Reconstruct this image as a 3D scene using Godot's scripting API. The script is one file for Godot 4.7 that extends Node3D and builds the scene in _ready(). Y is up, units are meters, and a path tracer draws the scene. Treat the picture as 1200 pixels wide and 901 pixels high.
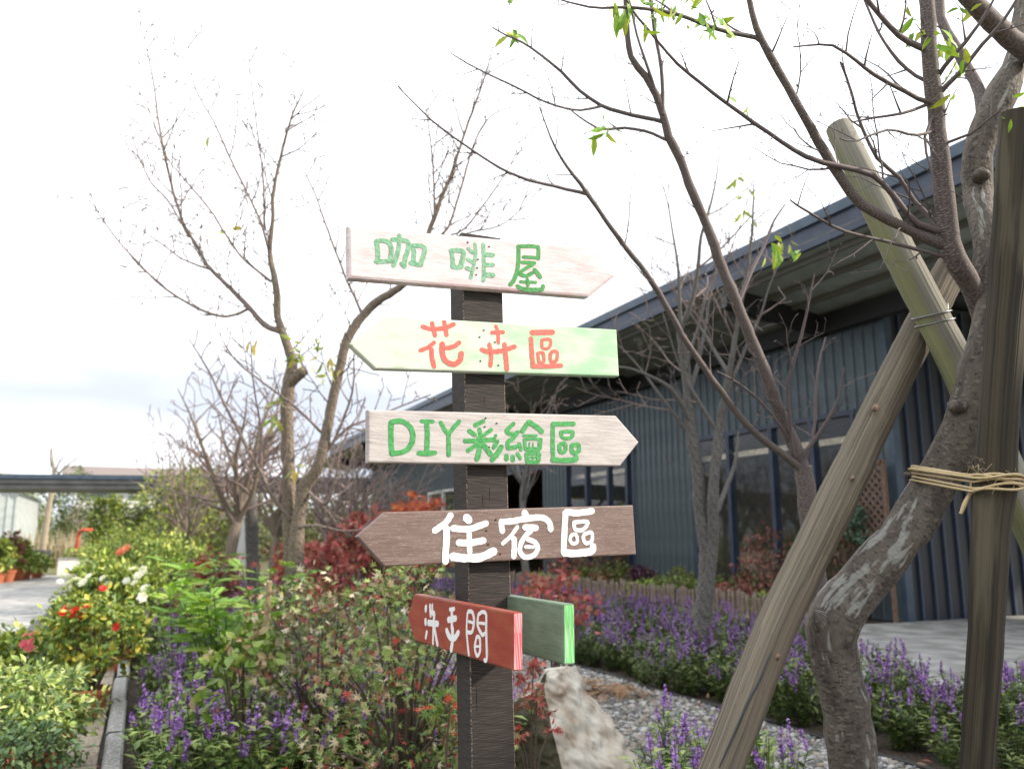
extends Node3D
# A painted signpost in a garden of bare cherry trees, beside a metal-clad building with a wide roof.

const EYE := Vector3(0, 1.15, 0)
const FOCAL := 971.0
var look := Basis.from_euler(Vector3(deg_to_rad(10.5), deg_to_rad(-23.8), 0))
var M := {}
var leaf_mats := {}
var taken := {}
var finest := 0.0006   # thinnest twig radius of the tree being grown

const SKY_TOP := 1.3
const SUN_TOWARDS := Vector3(0.755, 0.489, 0.436)
const SUN_ENERGY := 1.2
const EXPOSURE := 1.6

func _ready() -> void:
	var cam := Camera3D.new()
	cam.name = "camera"
	cam.position = EYE
	cam.basis = look
	cam.fov = rad_to_deg(2.0 * atan(450.5 / FOCAL))
	cam.near = 0.05
	cam.far = 900.0
	var lens := CameraAttributesPhysical.new()
	lens.frustum_focal_length = 12.0 / tan(deg_to_rad(cam.fov * 0.5))
	lens.exposure_aperture = 4.3
	lens.frustum_focus_distance = 1.72
	lens.frustum_near = 0.05
	lens.frustum_far = 900.0
	cam.attributes = lens
	add_child(cam)
	var env := Environment.new()
	env.background_mode = Environment.BG_SKY
	env.sky = make_sky()
	env.tonemap_mode = Environment.TONE_MAPPER_LINEAR
	env.tonemap_exposure = EXPOSURE
	env.sdfgi_enabled = true
	env.ssao_enabled = true
	env.ssil_enabled = true
	var we := WorldEnvironment.new()
	we.name = "world"
	we.environment = env
	add_child(we)
	var sun := DirectionalLight3D.new()
	sun.name = "sun"
	sun.light_energy = SUN_ENERGY
	sun.light_color = Color(1.0, 0.95, 0.88)
	sun.light_angular_distance = 1.0
	sun.shadow_enabled = true
	add_child(sun)
	sun.look_at_from_position(SUN_TOWARDS * 50.0, Vector3.ZERO)
	make_materials()
	make_ground()
	make_building()
	make_far_buildings()
	make_far_trees()
	make_near_trees()
	make_signpost()
	make_poles()
	make_flower_beds()
	make_plants()

# ------------------------------------------------------------------ helpers
func at(u: float, v: float, d: float) -> Vector3:
	return EYE + look * Vector3((u - 600.0) / FOCAL, (450.5 - v) / FOCAL, -1.0) * d

func ground_at(u: float, v: float, y := 0.0) -> Vector3:
	var r: Vector3 = look * Vector3((u - 600.0) / FOCAL, (450.5 - v) / FOCAL, -1.0)
	return EYE + r * ((y - EYE.y) / r.y)

func seen(p: Vector3) -> float:
	# apparent scale of something at p, 0 outside the frame
	var c: Vector3 = look.transposed() * (p - EYE)
	if c.z > -0.2: return 0.0
	var u := 600.0 - FOCAL * c.x / c.z
	var v := 450.5 + FOCAL * c.y / c.z
	if u < -20 or u > 1220 or v < -20 or v > 920: return 0.0
	return -1.0 / c.z

func screen(p: Vector3) -> Vector2:
	var c: Vector3 = look.transposed() * (p - EYE)
	return Vector2(600.0 - FOCAL * c.x / c.z, 450.5 + FOCAL * c.y / c.z)

class MB:
	var p := PackedVector3Array()
	var n := PackedVector3Array()
	var t := PackedVector2Array()
	var c := PackedColorArray()
	var i := PackedInt32Array()
	var col := Color.WHITE
	func tri(a: Vector3, b: Vector3, d: Vector3) -> void:
		var nn := (b - a).cross(d - a).normalized()
		var k := p.size()
		for q in [a, d, b]:
			p.append(q); n.append(nn); c.append(col)
			t.append(Vector2(q.x, q.y))
		i.append(k); i.append(k + 1); i.append(k + 2)
	func quad(a: Vector3, b: Vector3, d: Vector3, e: Vector3) -> void:
		tri(a, b, d); tri(a, d, e)
	func box(lo: Vector3, hi: Vector3) -> void:
		var a := lo; var b := hi
		quad(Vector3(a.x, a.y, b.z), Vector3(b.x, a.y, b.z), Vector3(b.x, b.y, b.z), Vector3(a.x, b.y, b.z))
		quad(Vector3(b.x, a.y, a.z), Vector3(a.x, a.y, a.z), Vector3(a.x, b.y, a.z), Vector3(b.x, b.y, a.z))
		quad(Vector3(b.x, a.y, b.z), Vector3(b.x, a.y, a.z), Vector3(b.x, b.y, a.z), Vector3(b.x, b.y, b.z))
		quad(Vector3(a.x, a.y, a.z), Vector3(a.x, a.y, b.z), Vector3(a.x, b.y, b.z), Vector3(a.x, b.y, a.z))
		quad(Vector3(a.x, b.y, b.z), Vector3(b.x, b.y, b.z), Vector3(b.x, b.y, a.z), Vector3(a.x, b.y, a.z))
		quad(Vector3(a.x, a.y, a.z), Vector3(b.x, a.y, a.z), Vector3(b.x, a.y, b.z), Vector3(a.x, a.y, b.z))
	func bar(a: Vector3, b: Vector3, w: float, h: float, up := Vector3.UP) -> void:
		var d := (b - a).normalized()
		var s := d.cross(up).normalized() * w * 0.5
		var u := s.cross(d).normalized() * h * 0.5
		var q := [a - s - u, a + s - u, a + s + u, a - s + u, b - s - u, b + s - u, b + s + u, b - s + u]
		quad(q[0], q[3], q[2], q[1]); quad(q[4], q[5], q[6], q[7])
		quad(q[0], q[1], q[5], q[4]); quad(q[1], q[2], q[6], q[5])
		quad(q[2], q[3], q[7], q[6]); quad(q[3], q[0], q[4], q[7])
	func sheet(rows: Array, closed: bool, ulen := 1.0, vstep := -1.0) -> void:
		# rows of points; smooth normals; outside is to the left of going along a row while rows climb
		var k := p.size()
		var m: int = rows[0].size()
		var v := 0.0
		for r in rows.size():
			var a: PackedVector3Array = rows[r]
			if r > 0:
				v += vstep if vstep > 0 else (a[0] - rows[r - 1][0]).length()
			var up: PackedVector3Array = rows[mini(r + 1, rows.size() - 1)]
			var dn: PackedVector3Array = rows[maxi(r - 1, 0)]
			for s in m:
				var l := s - 1; var h := s + 1
				if closed:
					if s == 0: l = m - 2
					if s == m - 1: h = 1
				else:
					l = maxi(l, 0); h = mini(h, m - 1)
				var nn := (a[h] - a[l]).cross(up[s] - dn[s])
				p.append(a[s]); n.append(nn.normalized() if nn.length() > 1e-12 else Vector3.UP); c.append(col)
				t.append(Vector2(ulen * s / (m - 1.0), v))
		for r in rows.size() - 1:
			for s in m - 1:
				var q := k + r * m + s
				i.append(q); i.append(q + m); i.append(q + 1)
				i.append(q + 1); i.append(q + m); i.append(q + m + 1)
	func tube(pts: PackedVector3Array, rad: PackedFloat32Array, sides: int, rough := 0.0, noise: FastNoiseLite = null, cap := true) -> void:
		var d := (pts[1] - pts[0]).normalized()
		var x := d.cross(Vector3(0.31, 0.2, 0.93)).normalized()
		var rows := []
		for k in pts.size():
			var e := (pts[mini(k + 1, pts.size() - 1)] - pts[maxi(k - 1, 0)]).normalized()
			x = (x - e * x.dot(e)).normalized()
			var y := e.cross(x)
			var row := PackedVector3Array()
			for s in sides + 1:
				var g := TAU * (s % sides) / sides
				var o := x * cos(g) + y * sin(g)
				var r := rad[k]
				if noise: r *= 1.0 + rough * noise.get_noise_3dv((pts[k] + o * rad[k]) * 100.0)
				row.append(pts[k] + o * r)
			rows.append(row)
		sheet(rows, true)
		if cap:
			for e in [0, pts.size() - 1]:
				if rad[e] < 0.004: continue
				for s in sides:
					if e == 0: tri(pts[e], rows[e][s + 1], rows[e][s])
					else: tri(pts[e], rows[e][s], rows[e][s + 1])
	func add(o: MB, x: Transform3D) -> void:
		var k := p.size()
		for q in o.p.size():
			p.append(x * o.p[q]); n.append((x.basis * o.n[q]).normalized()); t.append(o.t[q]); c.append(o.c[q])
		for q in o.i: i.append(k + q)
	func mesh() -> ArrayMesh:
		var a := []
		a.resize(Mesh.ARRAY_MAX)
		a[Mesh.ARRAY_VERTEX] = p; a[Mesh.ARRAY_NORMAL] = n; a[Mesh.ARRAY_TEX_UV] = t; a[Mesh.ARRAY_COLOR] = c; a[Mesh.ARRAY_INDEX] = i
		var m := ArrayMesh.new()
		m.add_surface_from_arrays(Mesh.PRIMITIVE_TRIANGLES, a)
		return m

func numbered(called: String) -> String:
	if not taken.has(called):
		taken[called] = 0
		return called
	taken[called] += 1
	return "%s_%03d" % [called, taken[called]]

func tag(o: Node, label := "", category := "", group := "", kind := "") -> Node:
	if label: o.set_meta("label", label)
	if category: o.set_meta("category", category)
	if group: o.set_meta("group", group)
	if kind: o.set_meta("kind", kind)
	return o

func thing(called: String, label: String, category: String, where := Vector3.ZERO, group := "") -> Node3D:
	var o := Node3D.new()
	o.name = numbered(called)
	add_child(o)
	o.position = where
	tag(o, label, category, group)
	return o

func part(called: String, m: Mesh, mat: Material, parent: Node, where := Vector3.ZERO) -> MeshInstance3D:
	var o := MeshInstance3D.new()
	o.name = numbered(called) if parent == self else called
	o.mesh = m
	o.material_override = mat
	o.position = where
	parent.add_child(o, true)
	return o

# builds the mesh with its points relative to the thing's own base
func build(b: MB, called: String, mat: Material, parent: Node) -> MeshInstance3D:
	var base := Vector3.ZERO
	var q := parent
	while q != self:
		base += (q as Node3D).position
		q = q.get_parent()
	if base != Vector3.ZERO:
		for k in b.p.size(): b.p[k] -= base
	return part(called, b.mesh(), mat, parent)

func structure(called: String, b: MB, mat: Material) -> MeshInstance3D:
	var o := build(b, called, mat, self)
	o.set_meta("kind", "structure")
	return o

func copies(called: String, m: Mesh, mat: Material, parent: Node, xf: Array, colors: Array) -> MultiMeshInstance3D:
	var mm := MultiMesh.new()
	mm.transform_format = MultiMesh.TRANSFORM_3D
	mm.use_colors = true
	mm.mesh = m
	mm.instance_count = xf.size()
	for k in xf.size():
		mm.set_instance_transform(k, xf[k])
		mm.set_instance_color(k, colors[k])
	var o := MultiMeshInstance3D.new()
	o.name = numbered(called) if parent == self else called
	o.multimesh = mm
	o.material_override = mat
	o.set_meta("kind", "stuff")
	parent.add_child(o, true)
	return o

func smooth(pts: PackedVector3Array, rad: PackedFloat32Array, step: float) -> Array:
	var q := PackedVector3Array()
	var r := PackedFloat32Array()
	for k in pts.size() - 1:
		var a := pts[maxi(k - 1, 0)]; var b := pts[k]; var d := pts[k + 1]; var e := pts[mini(k + 2, pts.size() - 1)]
		var n := maxi(1, ceili(b.distance_to(d) / step))
		for s in n:
			var f := float(s) / n
			q.append(b.cubic_interpolate(d, a, e, f)); r.append(lerpf(rad[k], rad[k + 1], f))
	q.append(pts[-1]); r.append(rad[-1])
	return [q, r]

func noise(freq: float, s: int, kind := FastNoiseLite.TYPE_SIMPLEX_SMOOTH, octaves := 4) -> FastNoiseLite:
	var f := FastNoiseLite.new()
	f.noise_type = kind
	f.frequency = freq
	f.seed = s
	f.fractal_octaves = octaves
	return f

func ramp(stops: Array) -> Gradient:
	var g := Gradient.new()
	var o := PackedFloat32Array(); var c := PackedColorArray()
	for s in stops:
		o.append(s[0]); c.append(Color(s[1], s[2], s[3]).linear_to_srgb())
	g.offsets = o; g.colors = c
	return g

func noise_tex(freq: float, s: int, stops: Array = [], size := 512, kind := FastNoiseLite.TYPE_SIMPLEX_SMOOTH) -> NoiseTexture2D:
	var t := NoiseTexture2D.new()
	t.width = size; t.height = size
	t.seamless = true
	t.seamless_blend_skirt = 0.3
	t.noise = noise(freq, s, kind, 5)
	if stops: t.color_ramp = ramp(stops)
	return t

# colour from noise through a ramp, with relief; scale in repeats per metre (triplanar) or per UV
func surface(stops: Array, freq: float, scale: Vector3, rough: float, relief: float, s: int, tri := true, size := 512) -> StandardMaterial3D:
	var m := StandardMaterial3D.new()
	m.albedo_texture = noise_tex(freq, s, stops, size)
	m.roughness = rough
	m.uv1_triplanar = tri
	m.uv1_scale = scale
	if relief > 0.0:
		m.heightmap_enabled = true
		m.heightmap_texture = noise_tex(freq * 1.7, s + 50, [], size)
		m.heightmap_scale = relief
	return m

func plain(r: float, g: float, b: float, rough := 0.7, metal := 0.0) -> StandardMaterial3D:
	var m := StandardMaterial3D.new()
	m.albedo_color = Color(r, g, b).linear_to_srgb()
	m.roughness = rough
	m.metallic = metal
	return m

func leaf_mat(c: Color) -> StandardMaterial3D:
	if not leaf_mats.has(c):
		var m := plain(c.r, c.g, c.b, 0.5)
		m.backlight_enabled = true
		m.backlight = Color(c.r * 0.6, c.g * 0.6, c.b * 0.3).linear_to_srgb()
		m.cull_mode = BaseMaterial3D.CULL_DISABLED
		leaf_mats[c] = m
	return leaf_mats[c]

func leaf_place(where: Vector3, dir: Vector3, up: Vector3, size: float) -> Transform3D:
	var x := dir.normalized()
	var z := x.cross(up)
	z = z.normalized() if z.length() > 0.01 else x.cross(Vector3(0.3, 0.1, 0.9)).normalized()
	var y := z.cross(x)
	return Transform3D(Basis(x * size, y * size, z * size), where)

func jitter(rng: RandomNumberGenerator) -> Vector3:
	return Vector3(rng.randfn(), rng.randfn(), rng.randfn())

# ------------------------------------------------------------------ leaf and flower shapes (length 1 along +x)
func blade_leaf(w: float, droop: float) -> Mesh:
	var b := MB.new()
	var xs := [0.0, 0.25, 0.55, 0.82, 1.0]
	var ws := [0.04, 0.75, 1.0, 0.55, 0.02]
	for k in 4:
		var x0: float = xs[k]; var x1: float = xs[k + 1]
		var y0 := -droop * x0 * x0; var y1 := -droop * x1 * x1
		var w0: float = ws[k] * w; var w1: float = ws[k + 1] * w
		for s in [-1, 1]:
			var a := Vector3(x0, y0, 0); var d := Vector3(x1, y1, 0)
			var e := Vector3(x1, y1 + w1 * 0.25, w1 * s); var f := Vector3(x0, y0 + w0 * 0.25, w0 * s)
			if s < 0: b.quad(a, d, e, f)
			else: b.quad(a, f, e, d)
	return b.mesh()

func small_leaf(w: float) -> Mesh:
	var b := MB.new()
	var a := Vector3.ZERO; var t := Vector3(1, -0.12, 0)
	var l := Vector3(0.45, 0.05, -w); var r := Vector3(0.45, 0.05, w); var m := Vector3(0.5, -0.03, 0)
	b.tri(a, m, l); b.tri(m, t, l); b.tri(a, r, m); b.tri(m, r, t)
	return b.mesh()

func maple_leaf() -> Mesh:
	var b := MB.new()
	var rim := PackedVector3Array()
	var angs := [-130.0, -85.0, -42.0, 0.0, 42.0, 85.0, 130.0]
	var lens := [0.3, 0.55, 0.72, 0.8, 0.72, 0.55, 0.3]
	for k in 7:
		var a := deg_to_rad(angs[k]); var l: float = lens[k]
		rim.append(Vector3(0.2 + cos(a) * l, -0.18 * l * l, sin(a) * l))
		if k < 6:
			var a2 := deg_to_rad((angs[k] + angs[k + 1]) * 0.5)
			rim.append(Vector3(0.2 + cos(a2) * 0.24, 0.03, sin(a2) * 0.24))
	for k in rim.size() - 1:
		b.tri(Vector3(0.15, 0, 0), rim[k + 1], rim[k])
	return b.mesh()

func pinnate_leaf(pairs: int) -> Mesh:
	var b := MB.new()
	b.bar(Vector3.ZERO, Vector3(1, -0.25, 0), 0.012, 0.012)
	var lf := MB.new()
	var m := Vector3(0.5, 0, 0)
	lf.tri(Vector3.ZERO, m, Vector3(0.4, 0.06, -0.17)); lf.tri(m, Vector3(1, -0.1, 0), Vector3(0.4, 0.06, -0.17))
	lf.tri(Vector3.ZERO, Vector3(0.4, 0.06, 0.17), m); lf.tri(m, Vector3(0.4, 0.06, 0.17), Vector3(1, -0.1, 0))
	for k in pairs:
		var f := 0.2 + 0.78 * k / pairs
		for s in [-1, 1]:
			b.add(lf, leaf_place(Vector3(f, -0.25 * f * f, 0), Vector3(0.55, -0.1, s), Vector3.UP, 0.3 * (1.0 - 0.4 * absf(f - 0.45))))
	b.add(lf, leaf_place(Vector3(1, -0.25, 0), Vector3(1, -0.5, 0), Vector3.UP, 0.28))
	return b.mesh()

func petal_flower(petals: int, cup: float) -> Mesh:
	var b := MB.new()
	for ring in 2:
		for k in petals:
			var a := TAU * (k + 0.5 * ring) / petals
			var o := Vector3(cos(a), 0, sin(a)); var s := Vector3(-sin(a), 0, cos(a))
			var l := 0.5 - 0.17 * ring; var h := cup * (0.5 + 0.6 * ring)
			var p0 := Vector3(0, 0.01 * ring, 0); var p1 := o * l * 0.6 + s * 0.2 + Vector3(0, h * 0.5, 0)
			var p2 := o * l + Vector3(0, h, 0); var p3 := o * l * 0.6 - s * 0.2 + Vector3(0, h * 0.5, 0)
			b.tri(p0, p1, p2); b.tri(p0, p2, p3)
	return b.mesh()

# ------------------------------------------------------------------ leaves on a thing: the nearest as parts, the rest as one mass
func attach_leaves(o: Node3D, m: Mesh, xf: Array, palette: Array, rng: RandomNumberGenerator, singles: int, called := "leaf") -> void:
	var order := []
	for k in xf.size():
		var s := seen(xf[k].origin)
		order.append([-s, k])
	if singles > 0: order.sort()
	var rest := []; var cols := []
	for k in order.size():
		var x: Transform3D = xf[order[k][1]]
		x.origin -= o.position
		var c: Color = palette[rng.randi() % palette.size()]
		if k < singles and order[k][0] < 0.0:
			var q := part(called, m, leaf_mat(c), o)
			q.transform = x
		else:
			var f := rng.randf_range(0.75, 1.25)
			rest.append(x); cols.append(Color(c.r * f, c.g * f * rng.randf_range(0.92, 1.08), c.b * f))
	if rest: copies("foliage" if called == "leaf" else called + "s", m, M.foliage, o, rest, cols)

# leaf clusters: centres with radii, n leaves each
func clusters(rng: RandomNumberGenerator, spots: Array, per: int, size: float, up := 0.5) -> Array:
	var xf := []
	for s in spots:
		var c: Vector3 = s[0]; var r: float = s[1]
		for k in per:
			var d := jitter(rng)
			var q := c + Vector3(d.x, d.y * 0.7, d.z) * r * 0.5
			var dir := (d.normalized() + Vector3(0, rng.randf_range(-0.5, 0.6), 0) + jitter(rng) * 0.4).normalized()
			xf.append(leaf_place(q, dir, Vector3(0, up, 0) + jitter(rng) * 0.45, size * rng.randf_range(0.65, 1.25)))
	return xf

# a shrub: stems from the base to leaf clusters spread through an uneven crown
func shrub(called: String, label: String, category: String, base: Vector3, h: float, wid: float, n_spots: int, per: int, m: Mesh, size: float, palette: Array, s: int, singles := 0, group := "", low := 0.15, stem: Material = null) -> Node3D:
	var rng := RandomNumberGenerator.new()
	rng.seed = s
	var o := thing(called, label, category, base, group)
	var spots := []
	var st := MB.new()
	for k in n_spots:
		var a := rng.randf() * TAU
		var f := sqrt(rng.randf())
		var y := lerpf(low, 1.0, rng.randf())
		var belly := sqrt(maxf(0.05, 1.0 - pow((y - 0.45) / 0.62, 2)))
		var q := base + Vector3(cos(a) * f * wid * belly, y * h * (1.0 - 0.12 * f), sin(a) * f * wid * belly)
		spots.append([q, wid * rng.randf_range(0.18, 0.34)])
		if k % 2 == 0:
			var root := base + Vector3(rng.randf_range(-0.12, 0.12) * wid, -0.02, rng.randf_range(-0.12, 0.12) * wid)
			var mid := root.lerp(q, 0.5) + Vector3(0, h * 0.12, 0) + jitter(rng) * wid * 0.05
			var r := 0.004 + 0.006 * h
			var sm := smooth(PackedVector3Array([root, mid, q]), PackedFloat32Array([r, r * 0.7, r * 0.3]), h * 0.15)
			st.tube(sm[0], sm[1], 5)
	build(st, "stems", stem if stem else M.stem, o)
	attach_leaves(o, m, clusters(rng, spots, per, size), palette, rng, singles)
	return o

func flowers_on(o: Node3D, pts: Array, m: Mesh, size: float, palette: Array, s: int, face := Vector3(-0.3, 0.7, 0.6)) -> void:
	var rng := RandomNumberGenerator.new()
	rng.seed = s
	for q in pts:
		var y := (face + jitter(rng) * 0.35).normalized()
		var x := y.cross(Vector3(0.2, 0.3, 0.9)).normalized()
		var k := size * rng.randf_range(0.8, 1.2)
		var f := part("flower", m, leaf_mat(palette[rng.randi() % palette.size()]), o)
		f.transform = Transform3D(Basis(x * k, y * k, x.cross(y) * k), q - o.position)

# ------------------------------------------------------------------ bare trees
# limb: list of [u, v, distance, width in px] turned into points and radii in metres
func limb(list: Array, step := 0.05, kinky := 1.0) -> Array:
	var p := PackedVector3Array(); var r := PackedFloat32Array()
	for a in list:
		p.append(at(a[0], a[1], a[2])); r.append(a[3] * 0.5 * a[2] / FOCAL)
	var l := smooth(p, r, step)
	# small kinks and swellings, as grown wood has
	var q: PackedVector3Array = l[0]; var w: PackedFloat32Array = l[1]
	for k in range(1, q.size() - 1):
		var a := (minf(w[k] * 0.3, 0.0045) + 0.001) * kinky
		q[k] += Vector3(M.kink.get_noise_3dv(q[k] * 100.0), M.kink.get_noise_3dv(q[k] * 100.0 + Vector3(50, 0, 0)), M.kink.get_noise_3dv(q[k] * 100.0 + Vector3(0, 90, 0))) * a
		w[k] *= 1.0 + 0.12 * kinky * M.kink.get_noise_3dv(q[k] * 180.0)
	return [q, w]

func twig(b: MB, from: Vector3, dir: Vector3, length: float, r: float, rng: RandomNumberGenerator, level: int, fine: float, buds: bool) -> void:
	var n := maxi(3, int(length / fine))
	var p := PackedVector3Array([from]); var rad := PackedFloat32Array([r])
	var d := dir.normalized()
	var q := from
	for k in n:
		d = (d + jitter(rng) * 0.11 + Vector3(0, 0.05, 0)).normalized()
		q += d * length / n
		p.append(q); rad.append(maxf(r * (1.0 - 0.75 * (k + 1.0) / n), finest))
		if level > 0 and k > 0 and rng.randf() < 0.75:
			var side := d.cross(jitter(rng)).normalized()
			twig(b, q, d * 0.75 + side * 0.8, length * rng.randf_range(0.22, 0.5), rad[-1] * 0.7, rng, level - 1, fine, buds)
		elif buds and rng.randf() < 0.6:
			var side := d.cross(jitter(rng)).normalized()
			b.tube(PackedVector3Array([q, q + (d * 0.5 + side) * fine * 0.16, q + (d + side) * fine * 0.2]), PackedFloat32Array([rad[-1] * 0.9, rad[-1] * 1.1, 0.0004]), 3, 0.0, null, false)
	b.tube(p, rad, 4 if level > 0 else 3, 0.0, null, false)

# side shoots along a limb
func shoots(b: MB, l: Array, rng: RandomNumberGenerator, every: float, length: float, r: float, level: int, fine: float, from := 0.15, buds := true) -> void:
	var pts: PackedVector3Array = l[0]; var rad: PackedFloat32Array = l[1]
	var run := 0.0
	for k in range(1, pts.size() - 1):
		run += pts[k].distance_to(pts[k - 1])
		if float(k) / pts.size() < from or run < every * rng.randf_range(0.6, 1.4): continue
		run = 0.0
		var d := (pts[k + 1] - pts[k - 1]).normalized()
		var side := d.cross(jitter(rng)).normalized()
		var f := float(k) / pts.size()
		twig(b, pts[k], d * 0.65 + side * 0.9 + Vector3(0, 0.15, 0), length * rng.randf_range(0.35, 1.0) * (1.1 - 0.6 * f), maxf(minf(r, rad[k] * 0.7), finest), rng, level, fine, buds)

func branch(tree: Node3D, list: Array, mat: Material, rng: RandomNumberGenerator, sides: int, every: float, length: float, r: float, level := 1, fine := 0.05, called := "branch", from := 0.15) -> MeshInstance3D:
	var l := limb(list)
	var b := MB.new()
	b.tube(l[0], l[1], sides, 0.1 if sides > 6 else 0.0, M.lump if sides > 6 else null)
	var o := build(b, called, mat, tree)
	if length > 0.0:
		var t := MB.new()
		shoots(t, l, rng, every, length, r, level, fine, from)
		if t.p.size():
			build(t, "twigs", mat if sides <= 6 else M.twig, o).set_meta("kind", "stuff")
	return o

# a whole bare tree grown from a base
func bare_tree(called: String, label: String, base: Vector3, h: float, r: float, s: int, mat: Material, fork := 0.35, limbs := 6, spread := 0.55, fine := 0.12, group := "", density := 1.0, lean := Vector3.ZERO) -> Node3D:
	var rng := RandomNumberGenerator.new()
	rng.seed = s
	var o := thing(called, label, "tree", base, group)
	var p := PackedVector3Array([base - Vector3(0, 0.05, 0)]); var rad := PackedFloat32Array([r * 1.3])
	var q := base
	for k in 5:
		q += Vector3(rng.randf_range(-0.015, 0.015), fork / 5.0, rng.randf_range(-0.015, 0.015)) * h + lean * h / 5.0
		p.append(q); rad.append(r * (1.0 - 0.07 * k))
	var l := smooth(p, rad, 0.12)
	var b := MB.new()
	b.tube(l[0], l[1], 10, 0.12, M.lump)
	build(b, "trunk", mat, o)
	crown(o, l, h, limbs, spread, r, rng, fork, density, fine, mat, base)
	return o

func crown(o: Node3D, l: Array, h: float, limbs: int, spread: float, r: float, rng: RandomNumberGenerator, fork: float, density: float, fine: float, mat: Material, base: Vector3) -> void:
	finest = maxf(0.0006, 0.42 * base.distance_to(EYE) / FOCAL)
	for k in limbs:
		var a := TAU * (k + rng.randf_range(-0.3, 0.3)) / limbs
		var f := rng.randf_range(0.6, 1.0)
		var from: Vector3 = l[0][int((l[0].size() - 1) * rng.randf_range(0.65, 1.0))]
		var lp := PackedVector3Array([from]); var lr := PackedFloat32Array([r * rng.randf_range(0.45, 0.62)])
		var d := Vector3(cos(a) * spread, rng.randf_range(0.5, 0.9), sin(a) * spread).normalized()
		var c := from
		for j in 6:
			d = (d + jitter(rng) * 0.09 + Vector3(0, 0.07, 0)).normalized()
			c += d * h * (1.0 - fork) * f / 5.5
			lp.append(c); lr.append(lr[0] * (1.0 - 0.15 * (j + 1)))
		var ll := smooth(lp, lr, 0.12)
		var lb := MB.new()
		lb.tube(ll[0], ll[1], 6)
		var br := build(lb, "branch", mat, o)
		var tb := MB.new()
		shoots(tb, ll, rng, 0.22 / density, h * 0.3, lr[0] * 0.45, 2, fine, 0.1, false)
		if tb.p.size():
			build(tb, "twigs", M.twig_far, br).set_meta("kind", "stuff")
	finest = 0.0006

# a leafy tree: trunk, limbs, crown of small leaves in clumps
func leafy_tree(called: String, label: String, base: Vector3, h: float, wid: float, s: int, palette: Array, size: float, n := 60, per := 40, low := 0.3, group := "") -> Node3D:
	var rng := RandomNumberGenerator.new()
	rng.seed = s
	var o := thing(called, label, "tree", base, group)
	var b := MB.new()
	var spots := []
	for k in n:
		var a := rng.randf() * TAU
		var y := lerpf(low, 1.0, pow(rng.randf(), 0.85))
		var belly := sqrt(maxf(0.03, 1.0 - pow((y - 0.5) / 0.58, 2)))
		var f := sqrt(rng.randf()) * belly * wid
		var q := base + Vector3(cos(a) * f, y * h, sin(a) * f)
		spots.append([q, wid * rng.randf_range(0.16, 0.36)])
		if k % 4 == 0:
			var sm := smooth(PackedVector3Array([base + Vector3(0, h * low * 0.7, 0), base.lerp(q, 0.6) + Vector3(0, h * 0.12, 0), q]), PackedFloat32Array([h * 0.012, h * 0.007, h * 0.002]), h * 0.12)
			b.tube(sm[0], sm[1], 5)
	var t := MB.new()
	t.tube(PackedVector3Array([base - Vector3(0, 0.1, 0), base + Vector3(0.02 * h, h * low * 0.6, 0), base + Vector3(0, h * 0.75, 0)]), PackedFloat32Array([h * 0.024, h * 0.018, h * 0.006]), 8)
	build(t, "trunk", M.bark_pale, o)
	build(b, "branches", M.bark_pale, o).set_meta("kind", "stuff")
	var xf := clusters(rng, spots, per, size)
	var rest := []; var cols := []
	for x in xf:
		x.origin -= base
		rest.append(x)
		var c: Color = palette[rng.randi() % palette.size()]
		var f := rng.randf_range(0.7, 1.3)
		cols.append(Color(c.r * f, c.g * f, c.b * f))
	copies("crown", M.m_small, M.foliage, o, rest, cols)
	return o

# ------------------------------------------------------------------ materials
const MOSS := 2.6
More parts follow.
